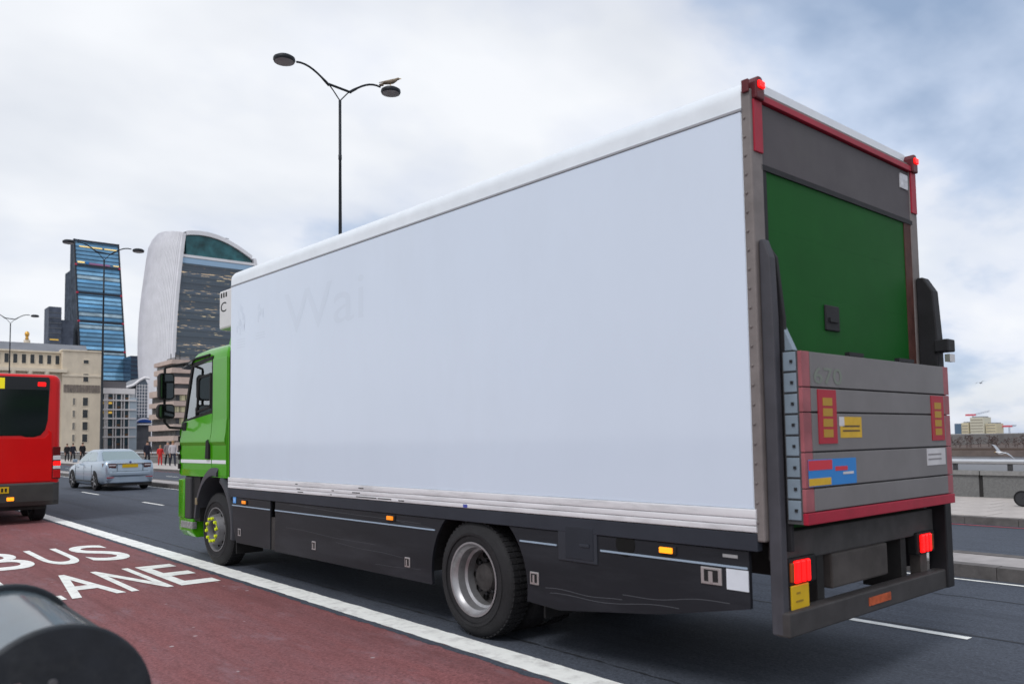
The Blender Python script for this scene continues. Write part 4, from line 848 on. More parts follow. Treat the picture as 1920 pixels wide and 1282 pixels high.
def person(x, y, rz, top, legs, label, h=1.74, stride=0.0, arm=0.0, coat_end=0.50, group=None, hair=None):
    k = h/1.74; st_ = stride
    V = [(0, 0, .96), (0, 0, 1.12), (0, 0.0, 1.30), (0, 0, 1.44), (0, 0.0, 1.53), (0, 0.03, 1.63), (0, 0.035, 1.72),
         (-.10, 0, .90), (-.105, st_*.5+.02, .50), (-.11, st_*.75-.04, .09), (-.115, st_*.75+.12, .04), (.10, 0, .90), (.105, -st_*.4+.03, .50), (.11, -st_*.9-.03, .09), (.115, -st_*.9+.12, .04),
         (-.19, 0, 1.42), (-.25, -arm*.1-.02, 1.16), (-.24, arm*.35+.06, .95+abs(arm)*.2), (-.235, arm*.45+.08, .87+abs(arm)*.25), (.19, 0, 1.42), (.25, arm*.1-.02, 1.16), (.24, -arm*.1+.05, .95), (.235, -arm*.1+.07, .87)]
    rad = [(.19, .15), (.19, .15), (.20, .15), (.14, .11), .058, .090, .076, .105, .078, .055, .042, .105, .078, .055, .042, .08, .065, .048, .038, .08, .065, .048, .038]
    E_ = [(0, 1), (1, 2), (2, 3), (3, 4), (4, 5), (5, 6), (0, 7), (7, 8), (8, 9), (9, 10), (0, 11), (11, 12), (12, 13), (13, 14), (3, 15), (15, 16), (16, 17), (17, 18), (3, 19), (19, 20), (20, 21), (21, 22)]
    me = skin_mesh('person', V, E_, rad)
    bm = bmesh.new(); bm.from_mesh(me)
    for hv in (18, 22):                                   # palm-rooted fingers, unequal and slightly curled
        bx, by, bz = V[hv]; s = -1 if bx < 0 else 1
        for f, (dy, ln) in enumerate(((-.028, .06), (-.010, .078), (.010, .083), (.028, .073), (.045, .05))):
            base = Vector((bx, by+dy, bz-.02)); mid_ = base+Vector((-s*.006, .004 if f < 4 else .025, -ln*.6)); tip = mid_+Vector((-s*.02, .008, -ln*.5)); tmp = MB().tube([base, mid_, tip], [.010, .009, .007], 5)
            vv = [bm.verts.new(p) for p in tmp.v]
            for fc in tmp.f: bm.faces.new([vv[i] for i in fc])
    nose = MB().tube([(0, .115, 1.66), (0, .135, 1.635), (0, .115, 1.62)], [.010, .016, .012], 5); vv = [bm.verts.new(p) for p in nose.v]
    for fc in nose.f: bm.faces.new([vv[i] for i in fc])
    bm.to_mesh(me); bm.free()
    me.materials.clear()
    for m in (skinm, top, legs, shoe): me.materials.append(m)
    for p in me.polygons:
        c = p.center; p.use_smooth = True
        hand = abs(c.x) > .17 and c.z < .90+abs(arm)*.25 and c.z > .6
        p.material_index = 0 if (c.z > 1.50 or hand) else 1 if (c.z > coat_end*1.74 or (abs(c.x) > .18 and c.z > .85)) else 2 if c.z > .09 else 3
    o = bpy.data.objects.new('person', me); link(o); o.location = (x, y, 0.137); o.rotation_euler = (0, 0, rz); o.scale = (k, k, k); tag(o, label, 'person', group)
    MB().loft([[(.086*math.cos(t)*sc, .02+.092*math.sin(t)*sc, z) for t in [2*math.pi*i/12 for i in range(12)]] for z, sc in ((1.66, .97), (1.70, 1.02), (1.755, .95), (1.79, .7), (1.81, .25))]).build('hair', hair or hairm, o, smooth=60)
    for s in (-1, 1): MB().lathe([(.104, .003), (.109, .010), (.112, .004)], (s*.032, 0.0, 1.665), 'y', 8).build('eye', blk, o)
    MB().box(-.022, .022, .105, .113, 1.592, 1.60).build('mouth', mat('lips', (0.35, 0.12, 0.10), 0.6), o)
    return o
navy = mat('navy_cloth', (0.018, 0.020, 0.032), 0.9); blackc = mat('black_cloth', (0.014, 0.014, 0.017), 0.9); redc = mat('red_cloth', (0.55, 0.03, 0.03), 0.85); greyc = mat('grey_cloth', (0.20, 0.17, 0.18), 0.9)
palec = mat('pale_cloth', (0.45, 0.42, 0.44), 0.9); jean = mat('dark_denim', (0.025, 0.028, 0.045), 0.9); greyh = mat('hair_grey', (0.22, 0.2, 0.19), 0.8); tan = mat('hair_sandy', (0.28, 0.17, 0.08), 0.8)
person(18.9, 66.0, R(185), navy, blackc, 'person in a navy coat, just right of the silver car', 1.80, 0.15, 0.2, 0.40)
person(19.3, 64.2, R(170), redc, redc, 'person dressed all in bright red on the far pavement', 1.45, 0.1, 0.6, 0.30, hair=tan)
person(19.6, 63.4, R(175), greyc, blackc, 'person in a grey jacket and black trousers beside the one in red', 1.78, 0.25, 0.3, 0.48, hair=greyh)
person(19.2, 61.0, R(178), palec, jean, 'person in a pale top and dark trousers nearest the green cab', 1.76, 0.3, 0.1, 0.52, hair=tan)
for i, (px, py, a) in enumerate(((18.8, 92.5, 0.1), (18.6, 89.0, 0.3), (18.9, 86.5, -0.2))):
    person(px, py, R(180+8*i), blackc if i != 1 else navy, blackc, ['person in black farthest along, between bus and silver car', 'person in a dark navy coat in the middle of the dark trio', 'person in black closest to the silver car roof'][i], 1.72+0.04*i, 0.2, a, 0.42)

# ------------------------------------------------------------------ gulls
gw = mat('gull_white', (0.72, 0.72, 0.73), 0.7); gg = mat('gull_grey', (0.33, 0.35, 0.39), 0.7); gb = mat('gull_brown', (0.25, 0.20, 0.15), 0.8, var=0.4, vscale=30); gy = mat('gull_beak', (0.6, 0.35, 0.03), 0.5)
def gull(name, loc, rz, label, flying, s=1.0, bodym=gw, wingm=gg, roll=0):
    e_ = empty(name, loc, rz, label, 'bird'); e_.scale = (s, s, s); e_.rotation_euler = (0, roll, rz)
    t0 = 0.0 if flying else 0.22
    def pt(y, z): return (0, y, z+y*t0)
    MB().tube([pt(-.20, 0), pt(-.14, 0), pt(-.04, 0), pt(.06, .01), pt(.13, .03), pt(.17, .05), pt(.21, .055), pt(.235, .05)], [.012, .035, .062, .062, .045, .034, .034, .016], 10).build('body', bodym, e_, smooth=60)
    MB().tube([pt(.23, .05), pt(.27, .045), pt(.285, .035)], [.013, .009, .004], 6).build('beak', gy, e_)
    MB().prism([(-.035, -.18), (.035, -.18), (.06, -.29), (-.06, -.29)], -0.006-.10*(not flying), .006-.10*(not flying), 'z').build('tail', bodym, e_)
    for sg in (-1, 1):
        w = MB()
        if flying:
            prof = [(.04, .09, -.07, .02), (.20, .13, -.02, .13), (.36, .10, -.02, .17), (.52, .02, -.06, .13), (.66, -.08, -.11, .06)]
            w.loft([[(sg*x, a, z), (sg*x, (a+b)/2, z+.014), (sg*x, b, z), (sg*x, (a+b)/2, z-.006)] for x, a, b, z in prof])
        else:
            w.loft([[(sg*.058, y, z0+y*t0), (sg*.072, y, (z0+z1)/2+y*t0), (sg*.05, y, z1+y*t0), (sg*.045, y, (z0+z1)/2+y*t0)] for y, z0, z1 in ((.10, -.01, .03), (0, -.04, .05), (-.14, -.02, .04), (-.30, .0, .02))])
        w.build('wing', wingm, e_, smooth=50)
        if not flying: MB().tube([(sg*.025, .0, -.05), (sg*.025, .01, -.15)], .006, 5).build('leg', gy, e_)
    return e_
gull('gull', (12.78, 20.78, 12.49), R(-120), 'brown and white gull standing on a street lamp head', False, 1.15, gb, gb)
gull('gull', (17.6, 6.25, 1.30), R(60), 'white gull gliding low above the parapet at the right edge', True, 0.48, gw, gg, R(-25))
gull('gull', (60, 22.3, 5.0), R(80), 'tiny dark bird in the sky right of the tail lift', True, 0.6, gg, gg, R(10))

# ------------------------------------------------------------------ pushchair at the right edge
pc = empty('pushchair', (19.6, 6.16, 0.137), 0, 'dark pushchair wheel and frame cut by the right edge', 'pushchair')
for x in (-0.24, 0.24):
    for y, r in ((-0.28, 0.17), (0.34, 0.17)):
        w = MB().lathe([(-0.02, r-0.035), (-0.022, r-0.01), (0, r), (0.022, r-0.01), (0.02, r-0.035)], (x, y, r), 'x', 24).build('wheel', blk, pc, smooth=50)
        MB().lathe([(-0.012, 0.002), (-0.012, r-0.033), (0.012, r-0.033), (0.012, 0.002)], (x, y, r), 'x', 20).build('hub', MATS['dark_plastic'], w)
    MB().tube([(x, 0.34, 0.17), (x, 0.0, 0.55), (x, -0.35, 1.02), (x, -0.48, 1.05)], 0.014, 6).build('frame_tube', blkm, pc)
    MB().tube([(x, -0.28, 0.17), (x, 0.12, 0.42)], 0.014, 6).build('frame_tube', blkm, pc)
MB().box(-0.21, 0.21, -0.05, 0.25, 0.40, 0.47).build('seat', navy, pc, bevel=0.03)
MB().prism([(-0.08, 0.44), (-0.30, 0.95), (-0.24, 0.97), (0.0, 0.46)], -0.21, 0.21).build('backrest', navy, pc, bevel=0.02)
MB().loft([[(x_, -0.28+0.34*math.sin(a), 0.92+0.30*math.cos(a)) for x_ in (-0.22, -0.1, 0.1, 0.22)] for a in [R(-10+20*i) for i in range(6)]], closed=False, cap=False).build('hood', navy, pc, smooth=60)
MB().tube([(-0.24, -0.48, 1.05), (0.24, -0.48, 1.05)], 0.016, 6).build('handle', blk, pc)
# ------------------------------------------------------------------ the city at the far end of the bridge
stone = mat('portland_stone', (0.66, 0.58, 0.465), 0.9, var=0.10, vscale=0.25, dirt=(0.45, 0.39, 0.32), dirt_amt=0.45, dirt_scale=0.35, stretch=(1, 1, 0.4))
stone2 = mat('stone_trim', (0.72, 0.64, 0.52), 0.9, var=0.10, vscale=0.5)
wind = mat('window_dark', (0.035, 0.040, 0.045), 0.2, var=0.3, vscale=0.7)
lead = mat('lead_roof', (0.20, 0.21, 0.235), 0.6, var=0.12, vscale=0.2)
litw = mat('window_lit', (0.4, 0.3, 0.1), 0.4, emit=(1.0, 0.74, 0.30), estr=0.75)
def part(name, m, parent, x0, x1, y0, y1, z0, z1, bev=0): return MB().box(x0, x1, y0, y1, z0, z1).build(name, m, parent, off=tuple(parent.location), bevel=bev)

ah = empty('stone_building', (40, 260, -0.05), 0, 'cream stone office block with cornice and grey roof behind the red bus', 'building')
wl = part('wall', stone, ah, 12, 51.2, 260.6, 292, -0.05, 22.4)
part('attic', stone, ah, 12, 53, 262.0, 292, 23.3, 28.0)
part('cornice', stone2, ah, 12, 52.4, 259.3, 292, 22.4, 23.3)
part('cornice', stone2, ah, 12, 53, 261.5, 292, 28.0, 28.45)
pv = part('pavilion', stone, ah, 51.2, 61.6, 259.8, 291, -0.05, 28.6)
part('cornice', stone2, ah, 51.0, 61.9, 259.5, 291.2, 28.6, 29.0)
part('string_course', stone2, ah, 51.1, 61.75, 259.6, 262, 21.4, 21.9)
MB().prism([(263, 28.45), (291, 28.45), (287, 31.0), (266, 31.0)], 12, 58.5).build('roof', lead, ah, off=tuple(ah.location))
def window(parent, x0, x1, z0, z1, y, m=wind, fr=stone2, fw=0.14):
    w = part('window', fr, parent, x0-fw, x1+fw, y-0.10, y+0.2, z0-fw, z1+fw)
    MB().box(x0, x1, y-0.13, y+0.1, z0, z1).build('pane', m, w, off=tuple(parent.location)); return w
for k in range(18):
    x = 50.3-2.08*k; window(ah, x-0.5, x+0.5, 24.8, 27.3, 262.0)
for k in range(9):                                            # giant order below the cornice
    x = 49.4-4.1*k
    for z0, z1 in ((15.2, 21.2), (9.4, 13.6), (3, 7.6)): window(ah, x-1.0, x+1.0, z0, z1, 260.6)
    MB().lathe([(0, 0.75), (0.5, 0.75), (0.6, 0.6), (12.4, 0.52), (12.5, 0.7), (13.2, 0.75)], (x-2.05, 260.0, 9.2), 'z', 14).build('column', stone2, ah, off=tuple(ah.location), smooth=40)
for z0, z1 in ((25.2, 26.2), (20.0, 22.2), (13.1, 15.4), (9.6, 11.9), (6.1, 8.4), (2.7, 4.9)): window(ah, 56.6, 57.9, z0, z1, 259.8)
for z0, z1 in ((13.3, 15.2), (9.8, 11.7), (6.3, 8.2), (2.9, 4.8)): window(ah, 54.0, 54.6, z0, z1, 259.8, mat('window_pale', (0.22, 0.21, 0.19), 0.5))
for k in range(12): part('louvre', mat('louvre_brown', (0.20, 0.17, 0.15), 0.8, var=0.3, vscale=0.8), ah, 51.6+0.8*k, 52.3+0.8*k, 259.68, 259.9, 16.8, 19.0)
for k in range(5):
    for z0 in (20.5, 14.2, 10, 6, 2.5): part('quoin', stone2, ah, 61.3, 61.72, 259.7, 260.5, z0+0.7*k*0.9, z0+0.7*k*0.9+0.5) if z0 == 20.5 else None

# gilded urn on its column, over the roof
mo = empty('monument_column', (53.7, 330, -0.05), 0, 'gilded urn on a stone column above the cream building roof', 'monument')
gold = mat('gilding', (0.75, 0.42, 0.10), 0.35, 0.7)
MB().lathe([(0, 2.4), (3, 2.4), (3.2, 1.9), (36, 1.6), (36.2, 2.3), (37.2, 2.3), (37.3, 1.1), (39, 1.0)], axis='z', n=20).build('shaft', stone, mo, smooth=40)
MB().lathe([(39, 0.4), (39.4, 0.65), (40.0, 0.42), (40.5, 0.6), (41.2, 0.8), (41.8, 0.6), (42.1, 0.2), (42.2, 0.02)], axis='z', n=16).build('urn', gold, mo, smooth=60)

# white framed office block
wg = empty('white_grid_building', (71, 280, -0.05), 0, 'white gridded office block with amber lit windows above the silver car', 'building')
wht = mat('white_cladding', (0.78, 0.76, 0.78), 0.7, var=0.06, vscale=0.6); pale = mat('pale_blue_cladding', (0.42, 0.50, 0.58), 0.5, var=0.08, vscale=0.6)
GX = lambda p: 66.2+(p-190)*0.162
GZ = lambda y: 21.1-(y-718)*0.1669
part('wall', mat('grid_dark_wall', (0.10, 0.105, 0.12), 0.6), wg, GX(186), GX(242), 280.6, 300, -0.05, GZ(738))  # plain dark grey wall set back behind the white frame
part('end_bay', pale, wg, GX(241.5), GX(256), 280.2, 300, -0.05, GZ(744))
part('parapet', wht, wg, GX(186), GX(252), 280.0, 300, GZ(737.5), GZ(727))
part('penthouse', mat('penthouse_grey', (0.12, 0.115, 0.125), 0.7), wg, GX(184), GX(240), 283, 299, GZ(727), GZ(713))
part('cream_block', stone2, wg, GX(172), GX(203), 300.5, 312, GZ(727), GZ(695))
rows = ((740, 748), (752, 765), (770, 782), (786, 799), (804, 817), (821, 835))
cols = ((188, 195.5), (203.5, 211), (219, 226), (234, 241))
amber = mat('amber_blind', (0.45, 0.30, 0.06), 0.5, emit=(1.0, 0.62, 0.12), estr=0.40); bluew = mat('blue_window', (0.05, 0.085, 0.11), 0.12, var=0.3, vscale=0.9)
rustw = mat('rust_blind', (0.16, 0.09, 0.05), 0.5)
for i, (y0, y1) in enumerate(rows):
    for j, (x0, x1) in enumerate(cols):
        m = amber if (i, j) in ((1, 1), (2, 0), (2, 1)) else bluew
        w = part('window', bluew, wg, GX(x0), GX(x1), 280.45, 280.7, GZ(y1), GZ(y0))
        if (i, j) in ((1, 1), (2, 0), (2, 1), (1, 0)): MB().box(GX(x0)+0.1, GX(x1)-0.1, 280.40, 280.46, GZ(y0+5), GZ(y0+1)).build('lit_blind', amber, w, off=tuple(wg.location))
        elif (i+j) % 2: MB().box(GX(x0)+0.1, GX(x1)-0.1, 280.40, 280.46, GZ(y1-0.5), GZ(y1-4)).build('blind', rustw, w, off=tuple(wg.location))
for j, x in enumerate((197.0, 199.5, 202, 212.5, 217.5, 227.5, 232.5, 241.2)): part('mullion', wht, wg, GX(x)-0.13, GX(x)+0.13, 280.15, 280.7, -0.05, GZ(738))
for y in (749.8, 767.5, 784.3, 801.5, 819): part('floor_band', wht, wg, GX(188), GX(254), 279.95, 280.6, GZ(y)-0.22, GZ(y)+0.24)

# glass building with a curved roof, blue canopy below
gbn = empty('vaulted_glass_building', (83, 300, -0.05), 0, 'glass building with curved roof and blue canopy beside the white towering fins', 'building')
AX = lambda p: 79.3+(p-240)*0.181
AZ = lambda y: 24.7-(y-708)*0.184
glb = mat('slate_glass', (0.13, 0.16, 0.20), 0.15, var=0.3, vscale=0.5)
MB().prism([(AX(254), 0), (AX(277), 0), (AX(277), AZ(720)), (AX(272), AZ(710)), (AX(264), AZ(712)), (AX(258), AZ(722)), (AX(254), AZ(730))], 300.5, 318, 'y').build('glazed_wall', glb, gbn, off=tuple(gbn.location))
MB().tube([(AX(237), 300.2, AZ(727)), (AX(250), 300.2, AZ(722)), (AX(262), 300.2, AZ(712)), (AX(270), 300.2, AZ(707.5)), (AX(279), 300.2, AZ(709))], 0.45, 8).build('roof_edge', wht, gbn, off=tuple(gbn.location), smooth=60)
MB().loft([[(AX(p), y, AZ(q)) for p, q in ((237, 726), (250, 721), (262, 711), (270, 706.5), (279, 708))] for y in (300.1, 318)], closed=False, cap=False).build('roof', lead, gbn, off=tuple(gbn.location))
for k in range(10): part('transom', wht, gbn, AX(255), AX(277), 300.25, 300.5, AZ(722+6*k)-0.10, AZ(722+6*k)+0.10)
for k in range(5): part('mullion', wht, gbn, AX(256+5*k)-0.07, AX(256+5*k)+0.07, 300.2, 300.52, AZ(782), AZ(720))
part('lower_wall', mat('dim_wall', (0.12, 0.12, 0.135), 0.7, var=0.3, vscale=0.4), gbn, AX(252), AX(282), 299.6, 310, -0.05, AZ(783))
MB().prism([(AX(268)+2.2*math.cos(a), AZ(792)+1.1*math.sin(a)) for a in [R(18*i) for i in range(11)]], 297.5, 299.5, 'y').build('canopy', mat('canopy_blue', (0.02, 0.07, 0.30), 0.4), gbn, off=tuple(gbn.location))
MB().prism([(AX(268)+2.35*math.cos(a), AZ(791)+1.45*math.sin(a)) for a in [R(18*i) for i in range(11)]], 299.45, 299.6, 'y').build('canopy_rim', wht, gbn, off=tuple(gbn.location))
part('canopy_band', wht, gbn, AX(256), AX(281), 297.4, 299.5, AZ(796.5), AZ(794))

# banded concrete office block
bdn = empty('banded_building', (80, 230, -0.05), 0, 'beige concrete block with dark horizontal window bands behind the cab mirrors', 'building')
conc = mat('beige_concrete', (0.54, 0.43, 0.385), 0.9, var=0.08, vscale=0.4, dirt=(0.30, 0.25, 0.23), dirt_amt=0.4, dirt_scale=0.5); strip = mat('strip_window', (0.055, 0.058, 0.068), 0.2, var=0.5, vscale=0.6)
KX = lambda p: 66.1+(p-279)*0.137
KZ = lambda y: 22.13-(y-690)*0.143
part('core', strip, bdn, KX(326)+0.8, 112, 230.8, 252, -0.05, KZ(730))
for y0, y1 in ((727, 739), (751, 760.5), (773, 783), (795, 806.5), (817, 827)):
    part('band', conc, bdn, KX(326), 112, 230.0, 252.3, KZ(y1), KZ(y0))
part('upper_core', strip, bdn, KX(335)+0.8, 112, 236.8, 252, KZ(726.9), KZ(676))
for y0, y1 in ((668, 676), (684, 694), (702, 715)): part('band', conc, bdn, KX(335), 112, 236, 252.3, KZ(y1), KZ(y0))
part('base_pier', conc, bdn, KX(330), KX(400), 230.2, 231, -0.05, KZ(829))
for k in range(14): part('mullion', mat('mullion_dark', (0.02, 0.02, 0.022), 0.5), bdn, KX(332)+1.25*k-0.05, KX(332)+1.25*k+0.05, 230.6, 230.85, 0, KZ(731))
for k in range(7):
    for y0, y1 in ((740, 750), (762, 772), (784, 794)):
        if (k*3+y0) % 4: part('window', mat('cream_window', (0.42, 0.40, 0.28), 0.4, emit=(0.9, 0.8, 0.5), estr=0.12), bdn, KX(327)+1.7*k, KX(327)+1.7*k+1.45, 230.7, 230.82, KZ(y1), KZ(y0))
part('roof_plant', mat('plant_grey', (0.25, 0.25, 0.26), 0.7), bdn, KX(352), KX(380), 240, 248, KZ(668), KZ(660))
for k in range(3): MB().tube([(KX(340+9*k), 239, KZ(668)), (KX(340+9*k), 239, KZ(655-3*k))], 0.10, 6).build('roof_mast', lampm, bdn, off=tuple(bdn.location))

# flared tower: white finned flank, dark glass front with lit floors, arched glazed top
wt = empty('flared_tower', (188, 545, -0.05), 0, 'white finned tower that flares outward to an arched glazed top', 'tower')
woff = tuple(wt.location)
finm = mat('white_fin', (0.72, 0.72, 0.76), 0.6, var=0.06, vscale=0.15)
def xl(z): 
    t = z/132; return 163.2+0.4*math.exp(-t*3)+6.2*max(0, t-0.42)**1.7*2.2
def xr(z): return 214+0.06*z*0+8*math.sin(min(1, z/132)*math.pi*0.8)-3.5*max(0, z/132-0.55)*4
def bulge(z): return 8.0+4.6*math.sin(min(1, z/125)*math.pi*0.78)
def ztop(x): 
    t = (x-169)/(213-169); return 131.5+6.2*math.sin(max(0, min(1, t*0.75+0.16))*math.pi)-7.0*max(0, t)**1.6*1.2
zs = [0, 10, 20, 30, 40, 50, 60, 70, 80, 90, 100, 110, 118, 124, 128, 130.5]
fl = MB(); NT = 20
rg = []
for i, z in enumerate(zs):
    cap_in = 0 if z < 122 else ((z-122)/8.5)**2*4.0
    row = []
    for k in range(NT+1):
        t = k/NT; y = 520.2+(575-520)*t
        row.append((xl(z)-bulge(z)*math.sin(math.pi*min(1, t*1.05))**0.8+cap_in*math.sin(math.pi*min(1, t*1.05))**0.8, y, z+max(0, (z-108)/22.5)*(3.2+3.3*math.sin(math.pi*min(1, t*1.05))**0.8)))
    rg.append(row)
fl.loft(rg, closed=False, cap=False)
fl.build('west_flank', finm, wt, off=woff, smooth=60)
fins = MB()
for k in range(0, NT*3+1):
    t = k/(NT*3); pr_ = []
    for z in zs:
        cap_in = 0 if z < 122 else ((z-122)/8.5)**2*4.0; w_ = math.sin(math.pi*min(1, t*1.05))**0.8
        pr_.append((xl(z)-bulge(z)*w_+cap_in*w_, 520.2+55*t, z+max(0, (z-108)/22.5)*(3.2+3.3*w_)))
    fins.loft([[(p[0]-0.22, p[1]-0.05, p[2]) for p in pr_], [(p[0]+0.3, p[1]-0.05, p[2]) for p in pr_], [(p[0]+0.3, p[1]+0.22, p[2]) for p in pr_], [(p[0]-0.22, p[1]+0.22, p[2]) for p in pr_]], closed=False, cap=False)
fo_ = fins.build('fins', finm, wt, off=woff); tag(fo_, kind='stuff')
# solid core behind the front glass
MB().loft([[(xl(z)+0.6, 523, z), (xr(z), 523, z), (xr(z)+6, 550, z), (xr(z), 575, z), (xl(z)+1, 575, z)] for z in (0, 30, 60, 90, 112, 122)]).build('core', mat('tower_core', (0.03, 0.035, 0.045), 0.4), wt, off=woff)
def lit_glass(name, col, lit, scale, thr, estr, rough=0.12):
    m = bpy.data.materials.new(name); m.use_nodes = True; t = m.node_tree; b = t.nodes['Principled BSDF']; b.inputs['Base Color'].default_value = (*col, 1); b.inputs['Roughness'].default_value = rough
    tcn = t.nodes.new('ShaderNodeTexCoord'); mpn = t.nodes.new('ShaderNodeMapping'); mpn.inputs['Scale'].default_value = scale; t.links.new(tcn.outputs['Object'], mpn.inputs[0])
    n = t.nodes.new('ShaderNodeTexNoise'); n.inputs['Scale'].default_value = 1; n.inputs['Detail'].default_value = 3; n.inputs['Roughness'].default_value = 0.7; t.links.new(mpn.outputs[0], n.inputs['Vector'])
    mr = t.nodes.new('ShaderNodeMapRange'); mr.inputs[1].default_value = thr; mr.inputs[2].default_value = thr+0.05; mr.inputs[4].default_value = estr; t.links.new(n.outputs[0], mr.inputs[0])
    b.inputs['Emission Color'].default_value = (*lit, 1); t.links.new(mr.outputs[0], b.inputs['Emission Strength']); return m
tg = [lit_glass('tower_glass_%d' % i, c, l, (0.16, 1, 1.3), th, es) for i, (c, l, th, es) in enumerate((((0.065, 0.09, 0.12), (1.0, 0.78, 0.42), 0.615, 0.6), ((0.08, 0.11, 0.15), (1.0, 0.70, 0.35), 0.575, 0.55), ((0.055, 0.075, 0.10), (1.0, 0.66, 0.30), 0.64, 0.5)))]
dkln = mat('spandrel_dark', (0.085, 0.11, 0.14), 0.3)
for k in range(30):
    z0 = 2+3.75*k
    if z0 > 112: break
    MB().loft([[(xl(z)+1.2, 520.8-0.000*z, z), (xr(z), 520.8, z), (xr(z), 523, z), (xl(z)+1.2, 523, z)] for z in (z0, z0+2.6)]).build('floor_glazing', tg[k % 3] if k != 25 else tg[1], wt, off=woff)
    MB().loft([[(xl(z)+1.1, 520.6, z), (xr(z)+0.1, 520.6, z), (xr(z)+0.1, 523, z), (xl(z)+1.1, 523, z)] for z in (z0+2.62, z0+3.73)]).build('spandrel', dkln, wt, off=woff)
MB().loft([[(xl(z)+1.2, 520.6, z), (xr(z), 520.6, z), (xr(z), 523, z), (xl(z)+1.2, 523, z)] for z in (114.6, 118)]).build('pale_band', mat('pale_blue_glass', (0.30, 0.45, 0.62), 0.25), wt, off=woff)
MB().loft([[(xl(z)+1.2, 520.4, z), (xr(z)+0.2, 520.4, z), (xr(z)+0.2, 523, z), (xl(z)+1.2, 523, z)] for z in (118.3, 120)]).build('white_band', finm, wt, off=woff)
arcx = [170.5+(213-170.5)*i/16 for i in range(17)]
MB().prism([(171.0, 120.2), (213, 120.2)]+[(x, max(120.6, ztop(x)-3.0)) for x in reversed(arcx)], 521.2, 524, 'y').build('garden_glazing', mat('teal_glass', (0.025, 0.10, 0.115), 0.12, var=0.7, vscale=0.12), wt, off=woff)
MB().prism([(x, ztop(x)-2.6) for x in arcx]+[(x, ztop(x)) for x in reversed(arcx)], 519.9, 560, 'y').build('roof_arch', finm, wt, off=woff)
MB().loft([[(xl(z)-0.5, 519.8, z), (xl(z)+1.5, 519.8, z), (xl(z)+1.5, 522, z), (xl(z)-0.5, 522, z)] for z in [3+6.52*i for i in range(21)]]).build('corner_frame', finm, wt, off=woff)
MB().loft([[(xr(z)-0.6, 519.8, z), (xr(z)+1.4, 519.8, z), (xr(z)+1.4, 540, z), (xr(z)-0.6, 540, z)] for z in [3+6.0*i for i in range(21)]]).build('corner_frame', finm, wt, off=woff)
MB().loft([[(p[0], p[1], p[2]-0.1) for p in rg[-1]]]+[[(x+(0 if i else 0), p[1], ztop(x)-0.1-2.0*(p[1]-520)/55) for p in rg[-1]] for i, x in enumerate([172+2.6*i for i in range(17)])], closed=False, cap=False).build('roof', finm, wt, off=woff, smooth=60)
for x0, x1, z in ((176, 196, 138.5), (180, 205, 137.6)): MB().tube([(x0, 535, z), (x1, 540, z+1.2)], 0.22, 6).build('roof_gantry', lead, wt, off=woff)

# leaning glass wedge tower
ch = empty('wedge_tower', (195, 840, -0.05), 0, 'blue glass tower with a slanted front, behind the dark street lamp', 'tower')
coff = tuple(ch.location)
def yf(z): return 850-0.27*(197-z)
MB().prism([(yf(0)+1, 0), (yf(197)+1, 196), (864, 196), (864, 168), (884, 168), (884, 0)], 175, 214).build('core', mat('dark_steel_flank', (0.060, 0.075, 0.10), 0.85, var=0.5, vscale=0.15, spec=0.05), ch, off=coff)
blues = [mat('blue_glass_%d' % i, c, 0.14, 0.45, var=0.35, vscale=0.06, spec=0.6) for i, c in enumerate(((0.12, 0.27, 0.42), (0.15, 0.38, 0.62), (0.22, 0.46, 0.68), (0.09, 0.24, 0.40)))]
paleg = mat('pale_floor_glass', (0.30, 0.42, 0.50), 0.3, var=0.5, vscale=0.1); megl = mat('mega_frame', (0.015, 0.02, 0.03), 0.5)
def slab_(name, z0, z1, m, x0=175.3, x1=213.7, d=0.5):
    return MB().loft([[(x0, yf(z)-d, z), (x1, yf(z)-d, z), (x1, yf(z)+1.5, z), (x0, yf(z)+1.5, z)] for z in (z0, z1)]).build(name, m, ch, off=coff)
for k in range(49):
    z0 = 196-4*(k+1); m = blues[0] if k < 7 else blues[(k*7+k//3) % 4]
    if k in (9, 18, 21, 27, 34, 41): m = paleg
    slab_('floor_glazing', z0+1.05, z0+3.95, m); slab_('spandrel', z0, z0+1.0, mat('blue_spandrel', (0.030, 0.070, 0.12), 0.3), d=0.3)
for z in (194.8, 170.5, 143.0, 115.5, 88, 60, 32): slab_('mega_beam', z-0.9, z+0.9, megl, 174.8, 214.2, 1.0)
for z in (170.5, 143, 115.5, 88):
    for x in (175.4, 213.4): MB().box(x-0.9, x+0.9, yf(z)-1.6, yf(z)-0.9, z-0.8, z+0.8).build('beam_node', mat('red_node', (0.5, 0.03, 0.08), 0.4), ch, off=coff)
slab_('lit_floor', 188.6, 189.6, litw, 179, 199, 0.9); slab_('lit_floor', 188.6, 189.6, litw, 201, 212, 0.9); slab_('lit_floor', 172.5, 174.0, litw, 177, 183, 0.9); slab_('lit_floor', 172.4, 173.2, litw, 208, 213, 0.9)
slab_('pink_floor', 171.6, 173.4, mat('pink_glass', (0.28, 0.12, 0.24), 0.3), 187, 205, 0.85); slab_('blue_floor', 172, 174, mat('vivid_blue_glass', (0.02, 0.16, 0.45), 0.3), 184, 186.5, 0.9)
for x in (175.2, 213.8): MB().loft([[(x-0.7, yf(z)-0.9, z), (x+0.7, yf(z)-0.9, z), (x+0.7, yf(z)+1, z), (x-0.7, yf(z)+1, z)] for z in (0, 196)]).build('corner_column', megl, ch, off=coff)

